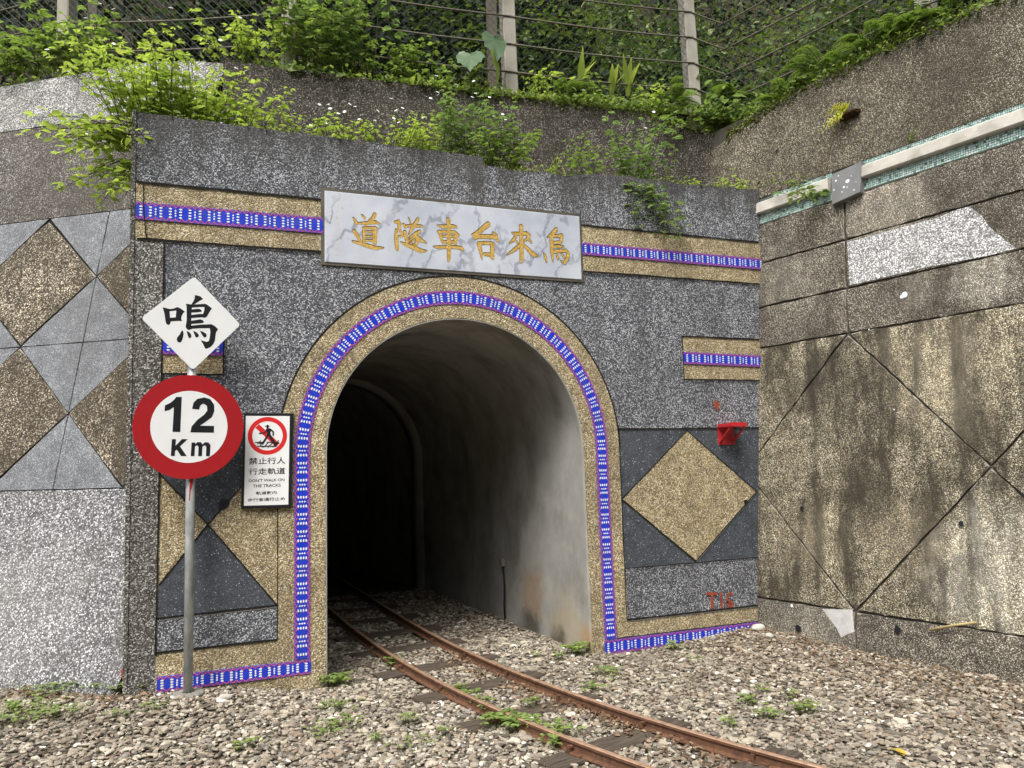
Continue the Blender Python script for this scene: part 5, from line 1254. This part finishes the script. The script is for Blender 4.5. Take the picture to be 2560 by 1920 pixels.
for p, n, r, sz, lab in [
    (b2(190, 1165), 34, .05, .030, 'dense green weed at the foot of the left side of the arch'), (b2(1610, 985), 34, .05, .032, 'dense green weed at the foot of the right side of the arch'),
    (b2(540, 1050), 14, .03, .028, 'dark green weed against the outside of the left rail at the tunnel mouth'), (b2(910, 1215), 16, .035, .022, 'clover patch beside the left rail, topmost of the row'),
    (b2(970, 1245), 14, .03, .022, 'clover patch beside the left rail, second from the top of the row'), (b2(1060, 1290), 16, .04, .020, 'clover patch beside the left rail, third from the top of the row'),
    (b2(1080, 1340), 10, .025, .020, 'tiny clover below the third clover patch of the rail row'), (b2(1150, 1420), 26, .05, .026, 'left half of the long clover patch beside the near sleeper'),
    (b2(1310, 1435), 34, .06, .026, 'right half of the long clover patch along the left rail'), (b2(1215, 1385), 10, .025, .024, 'small clover just above the long clover patch'),
    (b2(1510, 1475), 20, .045, .024, 'clover spread beside the left rail right of the long patch'), (b2(1475, 1545), 14, .03, .024, 'lowest clover beside the left rail'),
    (b2(1345, 1300), 10, .03, .018, 'small clover between the rails'), (b2(1490, 1025), 10, .03, .020, 'sparse weed in front of the right arch foot'),
    (b2(1395, 1010), 7, .025, .018, 'faint weed left of the weed at the right arch foot'), (b2(1700, 1195), 20, .06, .020, 'loose weed patch outside the right rail'),
    (b2(1830, 1095), 22, .06, .020, 'loose weed patch in front of the blue tiles right of the arch'), (b2(130, 1320), 12, .03, .018, 'small weed in the gravel below the left arch foot'),
    (b2(225, 1320), 12, .03, .018, 'small weed to the right of its twin below the left arch foot'), (b2(190, 1425), 26, .06, .018, 'yellow green weed patch in the middle of the left gravel'),
    (b2(100, 1475), 18, .05, .016, 'yellow green weed patch left of the larger middle one'), (b2(640, 1390), 12, .03, .018, 'small weed left of the third sleeper'),
    (b2(830, 1462), 8, .02, .016, 'tiny weed left of the second sleeper'), (b2(420, 1505), 9, .03, .016, 'thin weed in the open gravel left of the track'),
    (b2(640, 1525), 18, .07, .014, 'thin grassy weed patch near the bottom left of the track'), (b1(790, 1290), 30, .07, .022, 'weed cluster in the gravel left of the signpost foot'),
    (b1(330, 1310), 60, .11, .018, 'weed streak in the gravel in front of the left wall'), (b1(90, 1425), 60, .09, .019, 'weed patch near the left edge of the gravel'),
    (b1(310, 1450), 40, .07, .018, 'weed patch below the weed streak by the left wall'), (b1(30, 1500), 44, .08, .018, 'weed patch at the far left edge of the photo'),
    (b1(170, 1215), 12, .03, .026, 'pale weed sprouting at the base of the left wall'), (b1(910, 1415), 12, .03, .016, 'small weed below the signpost'),
    (b1(690, 1455), 10, .03, .016, 'small weed lower left of the signpost'), (b1(1450, 1560), 18, .035, .018, 'round weed tuft near the bottom edge, left of the track'),
    (b3(50, 945), 12, .04, .026, 'green weed in front of the blue tiles at the right'), (b3(395, 855), 8, .025, .022, 'weed sprig touching the right end of the blue tiles'),
    (b3(600, 850), 7, .02, .020, 'weed sprig beside the big white stone'), (b3(190, 1035), 9, .03, .018, 'lone weed in the right gravel nearest the portal'),
    (b3(600, 1215), 9, .03, .018, 'upper weed of the row beyond the right rail'), (b3(500, 1278), 14, .035, .020, 'leftmost bigger weed beyond the right rail'),
    (b3(620, 1370), 16, .035, .022, 'weed nearest the right rail in the right gravel'), (b3(840, 1335), 18, .04, .022, 'bright weed at the right, farthest from the rail'), (b3(775, 1248), 9, .03, .018, 'small weed just above the bright one at the right'), (b3(375, 1410), 10, .03, .018, 'small weed close to the right rail')]:
    clover(p, n, r, sz, lab)

# ---------------------------------------------------------------- litter: dry leaves, twigs, pale stones
def litter():
    P, D, U_, L = [], [], [], []
    for k in range(900):
        y = RNG.uniform(-2.9, .5); c, _ = track(y, .2465 - abs(RNG.normal(.03, .10))); P.append((c[0], c[1], float(gh(c[0], c[1])) + RNG.uniform(.006, .02))); L.append(RNG.uniform(.018, .045))
    for k in range(900):
        u = RNG.uniform(0, 2.4); q = RW.p(u, 0); q = q + np.array([nr[0], nr[1], 0]) * abs(RNG.normal(0, .28)) + nr * .03; P.append((q[0], q[1], float(gh(q[0], q[1])) + RNG.uniform(.004, .016))); L.append(RNG.uniform(.012, .035))
    for k in range(2600):
        u = RNG.uniform(0, 2.6); q = RW.p(u, 0); q = q + np.array([nr[0], nr[1], 0]) * abs(RNG.normal(0, .75))
        if in_site(q[None, 0], q[None, 1])[0]: P.append((q[0], q[1], float(gh(q[0], q[1])) + RNG.uniform(.006, .016))); L.append(RNG.uniform(.010, .032))
    for k in range(300):
        x, y = RNG.uniform(-2.6, 2.2), RNG.uniform(-2.6, -.1)
        if in_site(np.array([x]), np.array([y]))[0]: P.append((x, y, float(gh(x, y)) + .012)); L.append(RNG.uniform(.01, .03))
    for k in range(260):
        x = RNG.uniform(-2.9, -1.9); y = .0 + max(0, (-2.075 - x)) * .694 - RNG.uniform(.03, .18); P.append((x, y, float(gh(x, y)) + .01)); L.append(RNG.uniform(.015, .05))
    n = len(P); D = np.c_[RNG.normal(0, 1, n), RNG.normal(0, 1, n), RNG.normal(0, .25, n)]; U_ = np.c_[RNG.normal(0, .35, n), RNG.normal(0, .35, n), np.ones(n)]; L = np.array(L)
    a = Acc(); a.add(*leaves(P, D, U_, L, L * RNG.uniform(.25, .8, n))); tag(a.build('leaf_litter', LF_DRY, smooth=False), 'brown dry leaf litter between the rails and along the right wall', kind='stuff')
litter()
def loose_stone(p, s, lab, seed):
    r = random.Random(seed); q = GR.at(*p); z = float(gh(q[0], q[1])); bm = bmesh.new(); bmesh.ops.create_icosphere(bm, subdivisions=3, radius=1)
    for v in bm.verts:
        c = Vector(v.co); k = 1 + .15 * math.sin(3 * c.x + seed) + .1 * math.cos(4 * c.y + seed * 2); v.co = Vector((q[0] + c.x * s[0] * k, q[1] + c.y * s[1] * k, z + .015 + c.z * s[2] * k))
    tag(obj('pale_stone', bm, LEDGE), lab, 'stone', 'pale stones lying on the gravel')
loose_stone(b3(557, 872), (.065, .04, .028), 'largest pale flat stone at the foot of the right wall corner', 1)
loose_stone(b3(630, 917), (.034, .025, .018), 'smaller pale stone right of the largest one by the corner', 2)
loose_stone(b3(487, 1222), (.032, .024, .018), 'white oval stone in the open gravel right of the track', 3)
loose_stone(b1(1335, 1335), (.034, .024, .020), 'whitish stone on the gravel right of the signpost', 4)
bm = bmesh.new(); a, b = RW.at(*b3(1578, 840), .03), RW.at(*b3(1852, 795), .022); tube(bm, [a, (a + b) / 2 + V3(0, 0, .004), b], [.010, .009, .007], 7)
tag(obj('bamboo_stick', bm, plain('bamboo', (.42, .33, .16), .6, .3)), 'thin tan bamboo stick leaning along the groove at the bottom of the right wall', 'stick')
q = GR.at(*b3(1425, 1615)); a = Acc(); a.add(*leaves([q + V3(0, 0, .02), q + V3(.01, 0, .025)], [V3(.3, 1, .3), V3(-.2, .9, .2)], [V3(0, -.5, 1), V3(.2, -.4, 1)], .075, .06))
tag(a.build('fallen_leaf', plain('leaf_yellow_dry', (.50, .36, .06), .7, .2)), 'yellow fallen leaf on the gravel at the lower right', 'leaf')
